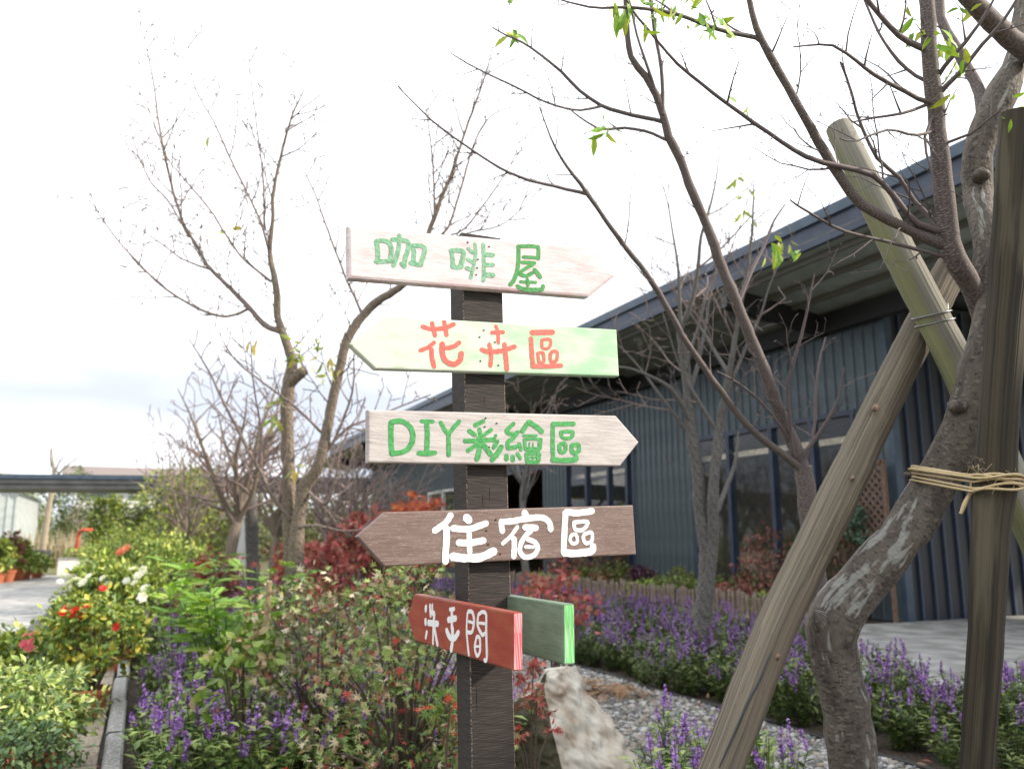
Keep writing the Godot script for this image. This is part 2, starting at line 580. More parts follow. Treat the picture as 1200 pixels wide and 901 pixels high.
# bark or wood wrapped once round a limb, 3 m of it along
func wrapped(kind: String, s: int, rough: float, relief: float) -> StandardMaterial3D:
	var W := 256; var H := 1280
	var im := Image.create(W, H, false, Image.FORMAT_RGBA8)
	var hm := Image.create(W, H, false, Image.FORMAT_RGBA8)
	var n := noise(0.02, s); var f := noise(0.05, s + 1, FastNoiseLite.TYPE_SIMPLEX_SMOOTH, 2); var p := noise(0.012, s + 2, FastNoiseLite.TYPE_SIMPLEX_SMOOTH, 5)
	for x in W:
		var g := TAU * x / W
		var cx := cos(g) * 41.0; var cz := sin(g) * 41.0
		for y in H:
			var c := Vector3.ZERO
			var h := 0.5
			if kind == "lichen":
				var a := n.get_noise_3d(cx, y * 0.5, cz)                  # broad tone
				var l := f.get_noise_3d(cx * 0.9, y * 3.2, cz * 0.9)        # short bands round the limb
				var fine := f.get_noise_3d(cx * 2.0, y * 2.0, cz * 2.0)
				c = Vector3(0.07, 0.056, 0.046).lerp(Vector3(0.145, 0.122, 0.102), clampf(0.5 + 1.1 * a + 0.35 * fine, 0, 1))
				h = 0.5 + 0.3 * fine
				if l > 0.33: c = c.lerp(Vector3(0.19, 0.165, 0.135), clampf((l - 0.33) * 5.0, 0, 0.65)); h += 0.3
				if l < -0.42: c *= 0.55; h -= 0.3
				var v := 0.8 * p.get_noise_3d(cx * 0.9 + 300, y * 0.3, cz * 0.9) + 0.8 * p.get_noise_3d(cx * 4.0, y * 1.6, cz * 4.0 + 90)
				var k := clampf((v - 0.38) * 7.0, 0, 0.66)
				c = c.lerp(Vector3(0.34, 0.345, 0.32) * (1.0 + 0.25 * fine), k)
				h += 0.25 * k
			else:
				var gr := n.get_noise_3d(cx * 2.6, y * 0.045, cz * 2.6)     # long grain
				var fg := f.get_noise_3d(cx * 3.2, y * 0.05, cz * 3.2)
				var st := p.get_noise_3d(cx * 0.9, y * 0.22, cz * 0.9)      # stains
				var e := clampf(0.5 + 0.95 * gr + 0.75 * fg, 0, 1)
				h = e
				if kind == "grey":
					c = Vector3(0.05, 0.039, 0.028).lerp(Vector3(0.2, 0.167, 0.12), e)
					c = c.lerp(Vector3(0.13, 0.1, 0.07), clampf((st - 0.12) * 2.2, 0, 0.7))
					if fg > 0.36: c *= 0.5
				elif kind == "moss":
					c = Vector3(0.17, 0.16, 0.13).lerp(Vector3(0.27, 0.255, 0.21), e)
					var k := clampf((0.8 * cos(g - MOSS) + 1.5 * st - 0.5) * 2.0 * clampf(1.5 - y / 700.0, 0, 1), 0, 0.75)
					c = c.lerp(Vector3(0.13, 0.145, 0.045).lerp(Vector3(0.22, 0.225, 0.1), clampf(0.5 + st, 0, 1)), k)
				else:
					c = Vector3(0.016, 0.012, 0.007).lerp(Vector3(0.055, 0.042, 0.024), e)
					c = c.lerp(Vector3(0.13, 0.11, 0.07), clampf((st - 0.2) * 2.5, 0, 0.55))
					c = c.lerp(Vector3(0.022, 0.016, 0.008), clampf((-st - 0.2) * 2.5, 0, 0.75))
			im.set_pixel(x, y, Color(c.x, c.y, c.z).linear_to_srgb())
			hm.set_pixel(x, y, Color(h, h, h))
	var m := StandardMaterial3D.new()
	m.albedo_texture = ImageTexture.create_from_image(im)
	m.uv1_scale = Vector3(1, 0.3333, 1)
	m.roughness = rough
	m.heightmap_enabled = true
	m.heightmap_texture = ImageTexture.create_from_image(hm)
	m.heightmap_scale = relief
	return m

func make_materials() -> void:
	M.lump = noise(0.06, 4)
	M.kink = noise(0.09, 8, FastNoiseLite.TYPE_SIMPLEX_SMOOTH, 2)
	M.foliage = StandardMaterial3D.new()
	M.foliage.vertex_color_use_as_albedo = true
	M.foliage.roughness = 0.5
	M.foliage.backlight_enabled = true
	M.foliage.backlight = Color(0.05, 0.07, 0.02).linear_to_srgb()
	M.stem = surface([[0.3, 0.07, 0.05, 0.035], [0.7, 0.13, 0.1, 0.07]], 0.02, Vector3(6, 6, 6), 0.8, 0.0, 11)
	M.green_stem = plain(0.08, 0.12, 0.04, 0.6)
	M.twig = surface([[0.3, 0.07, 0.055, 0.06], [0.7, 0.16, 0.125, 0.115]], 0.02, Vector3(5, 5, 5), 0.75, 0.0, 12)
	M.twig_far = surface([[0.3, 0.16, 0.115, 0.105], [0.7, 0.27, 0.205, 0.18]], 0.02, Vector3(3, 3, 3), 0.8, 0.0, 13)
	# cherry bark: short light lenticel bands round the limb
	M.bark = surface([[0.25, 0.075, 0.056, 0.052], [0.55, 0.115, 0.09, 0.084], [0.66, 0.15, 0.122, 0.112], [0.78, 0.27, 0.235, 0.215]], 0.02, Vector3(1, 22, 1), 0.7, 0.1, 14, false)
	M.bark_thin = surface([[0.3, 0.075, 0.055, 0.055], [0.55, 0.13, 0.1, 0.1], [0.75, 0.24, 0.2, 0.19]], 0.02, Vector3(1, 40, 1), 0.65, 0.06, 15, false)
	M.bark_tan = surface([[0.25, 0.08, 0.06, 0.045], [0.5, 0.19, 0.15, 0.115], [0.7, 0.32, 0.26, 0.2]], 0.02, Vector3(1, 9, 1), 0.8, 0.2, 16, false)
	M.bark_grey = surface([[0.3, 0.065, 0.06, 0.057], [0.55, 0.12, 0.113, 0.106], [0.75, 0.24, 0.23, 0.215]], 0.02, Vector3(1, 9, 1), 0.85, 0.1, 17, false)
	M.bark_pale = surface([[0.3, 0.3, 0.24, 0.17], [0.7, 0.5, 0.43, 0.33]], 0.02, Vector3(3, 3, 3), 0.85, 0.0, 18)
	# the near trunk: dark bark with patches of pale lichen
	M.bark_lichen = wrapped("lichen", 30, 0.8, 0.35)
	# weathered poles
	M.pole_grey = wrapped("grey", 22, 0.85, 0.2)
	M.pole_moss = wrapped("moss", 23, 0.85, 0.15)
	M.pole_dark = wrapped("dark", 25, 0.8, 0.2)
	M.cut_wood = surface([[0.3, 0.3, 0.23, 0.15], [0.7, 0.5, 0.42, 0.3]], 0.03, Vector3(8, 8, 8), 0.85, 0.1, 26)
	M.straw = surface([[0.3, 0.38, 0.28, 0.14], [0.7, 0.62, 0.5, 0.3]], 0.04, Vector3(20, 20, 20), 0.8, 0.0, 27)
	M.wire = plain(0.25, 0.26, 0.27, 0.4, 0.9)
	# signpost
	M.stain = surface([[0.3, 0.012, 0.009, 0.008], [0.55, 0.026, 0.019, 0.016], [0.68, 0.04, 0.03, 0.025], [0.82, 0.075, 0.055, 0.045]], 0.02, Vector3(1.3, 34, 1.3), 0.75, 0.04, 28)
	M.worn = surface([[0.42, 0.03, 0.022, 0.018], [0.55, 0.15, 0.11, 0.085], [0.7, 0.38, 0.31, 0.25]], 0.03, Vector3(14, 14, 14), 0.85, 0.0, 29)
	# building
	M.metal_wall = surface([[0.3, 0.062, 0.083, 0.094], [0.7, 0.084, 0.11, 0.123]], 0.01, Vector3(1, 0.4, 1), 0.42, 0.0, 32)
	M.metal_wall.metallic = 0.25
	M.metal_trim = surface([[0.3, 0.045, 0.07, 0.1], [0.7, 0.06, 0.09, 0.125]], 0.01, Vector3(0.7, 0.7, 0.7), 0.4, 0.0, 33)
	M.metal_trim.metallic = 0.2
	M.metal_dark = plain(0.012, 0.016, 0.024, 0.45)
	M.navy = surface([[0.3, 0.022, 0.033, 0.06], [0.7, 0.034, 0.05, 0.085]], 0.01, Vector3(0.5, 0.5, 0.5), 0.45, 0.0, 34)
	M.roof_grey = surface([[0.3, 0.05, 0.053, 0.056], [0.7, 0.08, 0.083, 0.086]], 0.01, Vector3(0.5, 0.5, 0.5), 0.5, 0.0, 35)
	M.soffit = surface([[0.3, 0.25, 0.28, 0.265], [0.7, 0.31, 0.34, 0.325]], 0.01, Vector3(0.6, 0.6, 0.6), 0.6, 0.0, 36)
	M.purlin = plain(0.13, 0.125, 0.11, 0.6)
	M.black_steel = plain(0.012, 0.012, 0.014, 0.5)
	M.glass = StandardMaterial3D.new()
	M.glass.transparency = BaseMaterial3D.TRANSPARENCY_ALPHA
	M.glass.albedo_color = Color(0.55, 0.62, 0.6, 0.05)
	M.glass.roughness = 0.03
	M.room = surface([[0.3, 0.1, 0.07, 0.04], [0.7, 0.17, 0.125, 0.075]], 0.01, Vector3(0.5, 0.5, 0.5), 0.8, 0.0, 37)
	M.cream = surface([[0.3, 0.6, 0.5, 0.36], [0.7, 0.75, 0.66, 0.5]], 0.02, Vector3(1, 1, 1), 0.7, 0.0, 38)
	M.olive_cloth = surface([[0.3, 0.14, 0.14, 0.04], [0.7, 0.22, 0.21, 0.07]], 0.02, Vector3(1, 0.3, 1), 0.9, 0.0, 39)
	M.brown_wood = surface([[0.3, 0.11, 0.065, 0.045], [0.7, 0.2, 0.13, 0.09]], 0.02, Vector3(4, 0.8, 4), 0.75, 0.1, 40)
	M.stick = surface([[0.3, 0.14, 0.1, 0.08], [0.7, 0.3, 0.24, 0.19]], 0.02, Vector3(6, 2, 6), 0.85, 0.1, 41)
	M.white_paint = plain(0.72, 0.72, 0.7, 0.6)
	# ground
	M.soil = surface([[0.25, 0.03, 0.022, 0.016], [0.5, 0.06, 0.045, 0.032], [0.75, 0.11, 0.085, 0.06]], 0.03, Vector3(2, 2, 2), 0.95, 2.0, 42)
	M.field = surface([[0.25, 0.1, 0.12, 0.03], [0.5, 0.16, 0.15, 0.06], [0.75, 0.28, 0.23, 0.12]], 0.03, Vector3(0.3, 0.3, 0.3), 0.95, 2.0, 43)
	M.concrete = surface([[0.2, 0.2, 0.195, 0.185], [0.5, 0.31, 0.305, 0.295], [0.8, 0.4, 0.395, 0.38]], 0.012, Vector3(0.35, 0.35, 0.35), 0.85, 0.3, 44)
	M.kerb = surface([[0.25, 0.17, 0.165, 0.155], [0.5, 0.29, 0.285, 0.27], [0.75, 0.4, 0.39, 0.37]], 0.025, Vector3(2.5, 2.5, 2.5), 0.9, 0.5, 45)
	M.paving = surface([[0.25, 0.22, 0.18, 0.13], [0.5, 0.32, 0.27, 0.21], [0.75, 0.4, 0.34, 0.27]], 0.03, Vector3(2, 2, 2), 0.9, 0.4, 46)
	M.gravel_bed = surface([[0.25, 0.1, 0.1, 0.095], [0.75, 0.24, 0.235, 0.22]], 0.05, Vector3(4, 4, 4), 0.95, 1.5, 47)
	M.pebble = StandardMaterial3D.new()
	M.pebble.vertex_color_use_as_albedo = true
	M.pebble.roughness = 0.85
	M.terracotta = surface([[0.3, 0.36, 0.1, 0.045], [0.7, 0.5, 0.17, 0.08]], 0.02, Vector3(4, 4, 4), 0.85, 0.0, 48)
	M.rubber = plain(0.015, 0.015, 0.016, 0.6)
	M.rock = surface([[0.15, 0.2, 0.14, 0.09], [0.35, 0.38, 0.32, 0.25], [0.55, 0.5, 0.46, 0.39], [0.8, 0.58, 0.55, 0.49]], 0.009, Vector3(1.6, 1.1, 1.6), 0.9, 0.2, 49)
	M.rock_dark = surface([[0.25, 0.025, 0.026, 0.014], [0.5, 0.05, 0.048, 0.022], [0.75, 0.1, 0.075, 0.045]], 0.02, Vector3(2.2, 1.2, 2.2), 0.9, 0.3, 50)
	M.bamboo = surface([[0.3, 0.26, 0.19, 0.1], [0.7, 0.42, 0.33, 0.2]], 0.02, Vector3(6, 2, 6), 0.7, 0.1, 51)
	M.petal = StandardMaterial3D.new()
	M.petal.vertex_color_use_as_albedo = true
	M.petal.roughness = 0.6
	M.petal.backlight_enabled = true
	M.petal.backlight = Color(0.06, 0.03, 0.09).linear_to_srgb()
	M.corrugated_pale = surface([[0.3, 0.42, 0.46, 0.46], [0.7, 0.52, 0.56, 0.56]], 0.01, Vector3(0.4, 0.4, 0.4), 0.5, 0.0, 52)
	M.red_pipe = plain(0.5, 0.09, 0.04, 0.55)
	M.urn = plain(0.05, 0.05, 0.055, 0.5)
	M.m_small = small_leaf(0.24)
	M.limb_pale = surface([[0.3, 0.17, 0.125, 0.115], [0.7, 0.29, 0.225, 0.2]], 0.02, Vector3(4, 4, 4), 0.8, 0.0, 53)
	M.m_blade = blade_leaf(0.16, 0.25)

# ------------------------------------------------------------------ ground and large structure
func make_ground() -> void:
	var b := MB.new()
	b.quad(Vector3(-300, 0, 120), Vector3(300, 0, 120), Vector3(300, 0, -500), Vector3(-300, 0, -500))
	structure("ground", b, M.field)
	b = MB.new()
	b.quad(Vector3(-0.098, 0.004, 3), Vector3(9.64, 0.004, 3), Vector3(9.64, 0.004, -23), Vector3(-0.098, 0.004, -23))
	structure("garden_soil", b, M.soil)
	b = MB.new()
	b.quad(Vector3(-1.25, 0.006, 3), Vector3(-0.1, 0.006, 3), Vector3(-0.1, 0.006, -17), Vector3(-1.25, 0.006, -17))
	var pv := structure("paving", b, M.gravel_bed)
	# paving slabs along the kerb
	var rng := RandomNumberGenerator.new()
	rng.seed = 5
	var slab := MB.new()
	slab.box(Vector3(-0.2, 0, -0.2), Vector3(0.2, 0.03, 0.2))
	var sm := slab.mesh()
	for k in 26:
		var o := part("slab", sm, M.paving, pv, Vector3(-0.32, 0.004 + rng.randf() * 0.006, -3.4 - 0.42 * k))
		o.rotation.y = rng.randf_range(-0.02, 0.02)
	b = MB.new()
	b.quad(Vector3(-6, 0.012, 4), Vector3(-1.25, 0.012, 4), Vector3(-1.25, 0.012, -30), Vector3(-6, 0.012, -30))
	structure("path", b, M.concrete)
	b = MB.new()
	b.quad(Vector3(2.35, 0.012, 2), Vector3(3.7, 0.012, 2), Vector3(3.7, 0.012, -9), Vector3(2.35, 0.012, -9))
	structure("gravel_strip", b, M.gravel_bed)
	b = MB.new()
	b.quad(Vector3(7.3, 0.03, 4), Vector3(22, 0.03, 4), Vector3(22, 0.03, -8.5), Vector3(7.3, 0.03, -8.5))
	b.quad(Vector3(5.5, 0.03, 4), Vector3(7.3, 0.03, 4), Vector3(7.3, 0.03, -7.1), Vector3(5.5, 0.03, -7.1))
	b.quad(Vector3(5.5, 0.0, 4), Vector3(5.5, 0.03, 4), Vector3(5.5, 0.03, -7.1), Vector3(5.5, 0.0, -7.1))
	structure("pavement", b, M.concrete)
	# pebbles
	var peb := MB.new()
	var sp := SphereMesh.new()
	sp.radial_segments = 6; sp.rings = 3
	sp.radius = 0.5; sp.height = 1.0
	var xf := []; var cols := []
	var tones := [Color(0.27, 0.265, 0.25), Color(0.19, 0.185, 0.175), Color(0.11, 0.11, 0.11), Color(0.24, 0.2, 0.15), Color(0.38, 0.37, 0.35)]
	for k in 13000:
		var p := Vector3(rng.randf_range(2.4, 3.68), 0.014, rng.randf_range(-8.5, -2.6))
		var s := 0.011 + 0.03 * pow(rng.randf(), 2.0)
		xf.append(Transform3D(Basis.from_euler(Vector3(rng.randf_range(-0.4, 0.4), rng.randf() * TAU, rng.randf_range(-0.4, 0.4))) * Basis.from_scale(Vector3(s * 1.3, s * 0.7, s)), p))
		cols.append(tones[rng.randi() % 5])
	tag(copies("gravel", sp, M.pebble, self, xf, cols), "grey rounded pebbles covering the gravel strip beside the flower bed", "gravel")
	# fallen leaves on the soil and gravel
	xf = []; cols = []
	var dead := [Color(0.22, 0.11, 0.05), Color(0.3, 0.18, 0.08), Color(0.14, 0.08, 0.05), Color(0.34, 0.08, 0.05)]
	for k in 900:
		var p := Vector3(rng.randf_range(-0.9, 3.9), 0.024, rng.randf_range(-9, -2.5)) if k < 600 else Vector3(rng.randf_range(3.7, 7.2), 0.015, rng.randf_range(-12, -2.5))
		xf.append(leaf_place(p, Vector3(rng.randf_range(-1, 1), 0.1, rng.randf_range(-1, 1)), Vector3(rng.randf_range(-0.4, 0.4), 1, rng.randf_range(-0.4, 0.4)), rng.randf_range(0.03, 0.06)))
		cols.append(dead[rng.randi() % 4])
	tag(copies("leaf_litter", M.m_blade, M.foliage, self, xf, cols), "fallen brown leaves scattered over soil, paving and gravel", "fallen leaves")
	# kerb of concrete blocks
	var o := thing("kerb", "grey concrete block kerb edging the left side of the flower bed", "kerb", Vector3(-0.05, 0, -8))
	var kb := MB.new()
	var c := 0.012
	var prof := [Vector2(-0.045, 0), Vector2(-0.045, 0.11 - c), Vector2(-0.045 + c, 0.11), Vector2(0.045 - c, 0.11), Vector2(0.045, 0.11 - c), Vector2(0.045, 0)]
	for k in 5:
		var p: Vector2 = prof[k]; var q: Vector2 = prof[k + 1]
		kb.quad(Vector3(p.x, p.y, -0.495), Vector3(p.x, p.y, 0.495), Vector3(q.x, q.y, 0.495), Vector3(q.x, q.y, -0.495))
	kb.quad(Vector3(-0.045, 0, 0.495), Vector3(0.045, 0, 0.495), Vector3(0.045, 0.1, 0.495), Vector3(-0.045, 0.1, 0.495))
	kb.quad(Vector3(0.045, 0, -0.495), Vector3(-0.045, 0, -0.495), Vector3(-0.045, 0.1, -0.495), Vector3(0.045, 0.1, -0.495))
	var km := kb.mesh()
	for k in 14:
		var q := part("kerb_block", km, M.kerb, o, Vector3(rng.randf_range(-0.008, 0.008), rng.randf_range(-0.012, 0.004), 5.2 - k))
		q.rotation = Vector3(rng.randf_range(-0.008, 0.008), rng.randf_range(-0.012, 0.012), rng.randf_range(-0.03, 0.03))
	# irrigation hose
	b = MB.new()
	var hp := PackedVector3Array(); var hr := PackedFloat32Array()
	for k in 30:
		hp.append(Vector3(3.68 + 0.02 * sin(k * 0.9), 0.022, -2.0 - 0.3 * k)); hr.append(0.011)
	b.tube(hp, hr, 8)
	tag(build(b, "garden_hose", M.rubber, self), "thin black irrigation hose lying along the gravel edge", "hose")

const WX := 9.66

func ribbed(h0: float, h1: float, pitch: float) -> Mesh:
	# one wall panel, its flat back at x = 0, facing -x, a rib at one edge
	var b := MB.new()
	var r := 0.028
	var pr := [Vector2(0, 0), Vector2(0, 0.62 * pitch), Vector2(-r, 0.7 * pitch), Vector2(-r, 0.9 * pitch), Vector2(0, 0.98 * pitch), Vector2(0, pitch - 0.001)]
	for k in 5:
		var p: Vector2 = pr[k]; var q: Vector2 = pr[k + 1]
		b.quad(Vector3(p.x, h0, -p.y), Vector3(p.x, h1, -p.y), Vector3(q.x, h1, -q.y), Vector3(q.x, h0, -q.y))
	return b.mesh()

func make_building() -> void:
	var o := thing("metal_clad_building", "long blue-grey ribbed metal building with wide roof overhang on the right", "building", Vector3(WX, 0, -8.5))
	var base := o.position
	# wall backing with openings: strips behind the panels
	var wall := MB.new()
	var x0 := WX + 0.004; var x1 := WX + 0.16
	for s in [[-8.5, -9.15, 0, 4.62], [-9.15, -13.2, 2.99, 4.62], [-13.2, -15.3, 0, 4.62], [-15.3, -18.5, 2.99, 4.62], [-18.5, -19.75, 0, 4.62], [-19.75, -22.9, 2.95, 4.62], [-22.9, -26.5, 0, 4.62], [-26.5, -29.5, 0, 1.3], [-26.5, -29.5, 2.75, 4.62], [-29.5, -38, 0, 4.62]]:
		wall.box(Vector3(x0, s[2], s[1]), Vector3(x1, s[3], s[0]))
	build(wall, "wall", M.metal_dark, o)
	var P := 0.2
	var full := ribbed(0.02, 4.6, P); var over := ribbed(3.03, 4.6, P); var overw := ribbed(2.8, 4.6, P); var under := ribbed(0.02, 1.26, P)
	var z := -8.56
	while z > -37.8:
		var e := z - P
		var mid := z - P / 2
		var list := [full]
		if (mid < -9.15 and mid > -13.2) or (mid < -15.3 and mid > -18.5) or (mid < -19.75 and mid > -22.9): list = [over]
		if mid < -26.5 and mid > -29.5: list = [overw, under]
		for m in list: part("wall_panel", m, M.metal_wall, o, Vector3(WX, 0, z) - base)
		z = e
	# corner post and trims
	var tr := MB.new()
	tr.box(Vector3(WX - 0.035, 0, -8.56), Vector3(WX + 0.1, 4.6, -8.47))
	build(tr, "corner_trim", M.metal_trim, o)
	# windows
	window_band(o, -9.15, -13.2, 0.12, 2.99, [-10.05, -11.0, -12.13], M.navy)
	window_band(o, -15.3, -18.5, 0.12, 2.99, [-15.62, -16.42, -17.45], M.navy)
	window_band(o, -26.5, -29.5, 1.3, 2.75, [-27.9], M.white_paint)
	# door frame in the dark opening
	var df := MB.new()
	df.box(Vector3(WX - 0.03, 0, -19.82), Vector3(WX + 0.12, 2.95, -19.74))
	df.box(Vector3(WX - 0.03, 0, -22.92), Vector3(WX + 0.12, 2.95, -22.84))
	df.box(Vector3(WX - 0.03, 2.95, -22.92), Vector3(WX + 0.12, 3.03, -19.74))
	build(df, "door_frame", M.navy, o)
	# room behind
	var rm := MB.new()
	rm.box(Vector3(14.5, 0, -37.9), Vector3(14.6, 4.4, -8.6))
	rm.box(Vector3(WX + 0.2, 3.2, -37.9), Vector3(14.5, 3.3, -8.7))
	rm.box(Vector3(WX + 0.2, 0.01, -37.9), Vector3(14.5, 0.05, -8.7))
	rm.box(Vector3(WX + 0.2, 0.05, -37.98), Vector3(14.5, 3.2, -37.92))
	build(rm, "interior", M.room, o)
	var rail := MB.new()
	rail.bar(Vector3(WX + 0.3, 2.66, -9.0), Vector3(WX + 0.3, 2.66, -18.8), 0.03, 0.1)
	build(rail, "curtain_rail", M.cream, o)
	var pn := MB.new()
	pn.box(Vector3(WX + 0.06, 0.14, -12.05), Vector3(WX + 0.1, 0.95, -11.1))
	build(pn, "low_panel", M.brown_wood, o)
	# south wall in the porch: dark battened metal
	var sw := MB.new()
	sw.box(Vector3(WX + 0.1, 0, -8.62), Vector3(20, 4.6, -8.53))
	build(sw, "porch_wall", M.metal_dark, o)
	var bat := MB.new()
	bat.box(Vector3(-0.02, 0.02, 0), Vector3(0.02, 4.55, 0.035))
	var bm := bat.mesh()
	for k in 38: part("batten", bm, M.navy, o, Vector3(WX + 0.3 + 0.27 * k, 0, -8.53) - base)
	# roof
	var rf := MB.new()
	rf.bar(Vector3(12.9, 4.72, 3.0), Vector3(12.9, 4.72, -38.2), 10.5, 0.12, Vector3(0.05, 1, 0).normalized())
	var rfo := build(rf, "roof", M.roof_grey, o)
	var fx := 7.66
	var fa := MB.new()
	fa.box(Vector3(fx - 0.05, 5.13, -38.2), Vector3(fx + 0.1, 5.27, 3.0))
	build(fa, "gutter", M.metal_trim, rfo)
	fa = MB.new()
	fa.box(Vector3(fx - 0.005, 4.84, -38.2), Vector3(fx + 0.06, 5.13, 3.0))
	build(fa, "fascia", M.navy, rfo)
	# soffit sheets between the rafters, purlins along the eave, rafters across
	var raf := MB.new()
	raf.bar(Vector3(fx + 0.07, 4.68, 0), Vector3(WX + 0.02, 4.42, 0), 0.14, 0.3)
	var ram := raf.mesh()
	var zr := -4.0
	var so := MB.new()
	so.bar(Vector3(fx + 0.07, 4.86, -2.85), Vector3(WX, 4.6, -2.85), 5.58, 0.02)
	var som := so.mesh()
	for k in 7:
		part("rafter", ram, M.black_steel, o, Vector3(0, 0, zr) - base)
		part("soffit_sheet", som, M.soffit, o, Vector3(0, 0, zr) - base)
		zr -= 5.65
	for k in 4:
		var pu := MB.new()
		var f := 0.12 + 0.27 * k
		var y := lerpf(4.86, 4.6, f) - 0.06
		var x := lerpf(fx, WX, f)
		pu.box(Vector3(x - 0.03, y - 0.02, -38), Vector3(x + 0.03, y + 0.045, 2.8))
		build(pu, "purlin", M.purlin, o)
	var hd := MB.new()
	hd.box(Vector3(WX - 0.2, 4.28, -38), Vector3(WX - 0.03, 4.57, 2.8))
	build(hd, "header_beam", M.black_steel, o)
	# posts of the porch out of the frame to the right
	for p in [Vector3(8.6, 0, 2.2)]:
		var pb := MB.new()
		pb.box(p + Vector3(-0.08, 0, -0.08), p + Vector3(0.08, 4.6, 0.08))
		build(pb, "porch_post", M.navy, o)
	# gable end beyond
	var lt := MB.new()
	var lx := WX - 0.16
	var lo := thing("round_lantern", "small dark red round lantern hung on the metal wall", "lantern", Vector3(lx, 2.75, -25.3))
	var rowsl := []
	for j in 9:
		var a := PI * j / 8.0 - PI / 2
		var row := PackedVector3Array()
		for k in 15:
			var g := TAU * (k % 14) / 14
			row.append(Vector3(lx + cos(g) * (0.03 + 0.17 * cos(a)), 2.75 + 0.24 * sin(a), -25.3 - sin(g) * (0.03 + 0.17 * cos(a))))
		rowsl.append(row)
	lt.sheet(rowsl, true)
	build(lt, "shade", plain(0.09, 0.012, 0.012, 0.6), lo)
	lt = MB.new()
	lt.bar(Vector3(lx, 2.98, -25.3), Vector3(lx, 3.12, -25.3), 0.1, 0.1, Vector3.RIGHT)
	lt.bar(Vector3(lx, 3.1, -25.3), Vector3(WX, 3.14, -25.3), 0.03, 0.03)
	build(lt, "bracket", M.black_steel, lo)

func window_band(o: Node3D, za: float, zb: float, sill: float, head: float, mull: Array, mat: Material) -> void:
	var w := MB.new()
	var xa := WX - 0.05; var xb := WX + 0.08
	var t := 0.075
	w.box(Vector3(xa, head - 0.02, zb - 0.02), Vector3(xb, head + 0.06, za + 0.02))
	w.box(Vector3(xa, sill - t, zb), Vector3(xb, sill, za))
	w.box(Vector3(xa, sill, za - t), Vector3(xb, head - 0.02, za))
	w.box(Vector3(xa, sill, zb), Vector3(xb, head - 0.02, zb + t))
	var f := build(w, "window", mat, o)
	var edges := [za - t]
	for m in mull:
		var mb := MB.new()
		mb.box(Vector3(xa + 0.004, sill, m - 0.045), Vector3(xb - 0.004, head - 0.02, m + 0.045))
		build(mb, "mullion", mat, f)
		edges.append(m + 0.045); edges.append(m - 0.045)
	edges.append(zb + t)
	for k in range(0, edges.size(), 2):
		var g := MB.new()
		g.quad(Vector3(WX + 0.02, sill, edges[k + 1]), Vector3(WX + 0.02, sill, edges[k]), Vector3(WX + 0.02, head - 0.02, edges[k]), Vector3(WX + 0.02, head - 0.02, edges[k + 1]))
		build(g, "pane", M.glass, f)

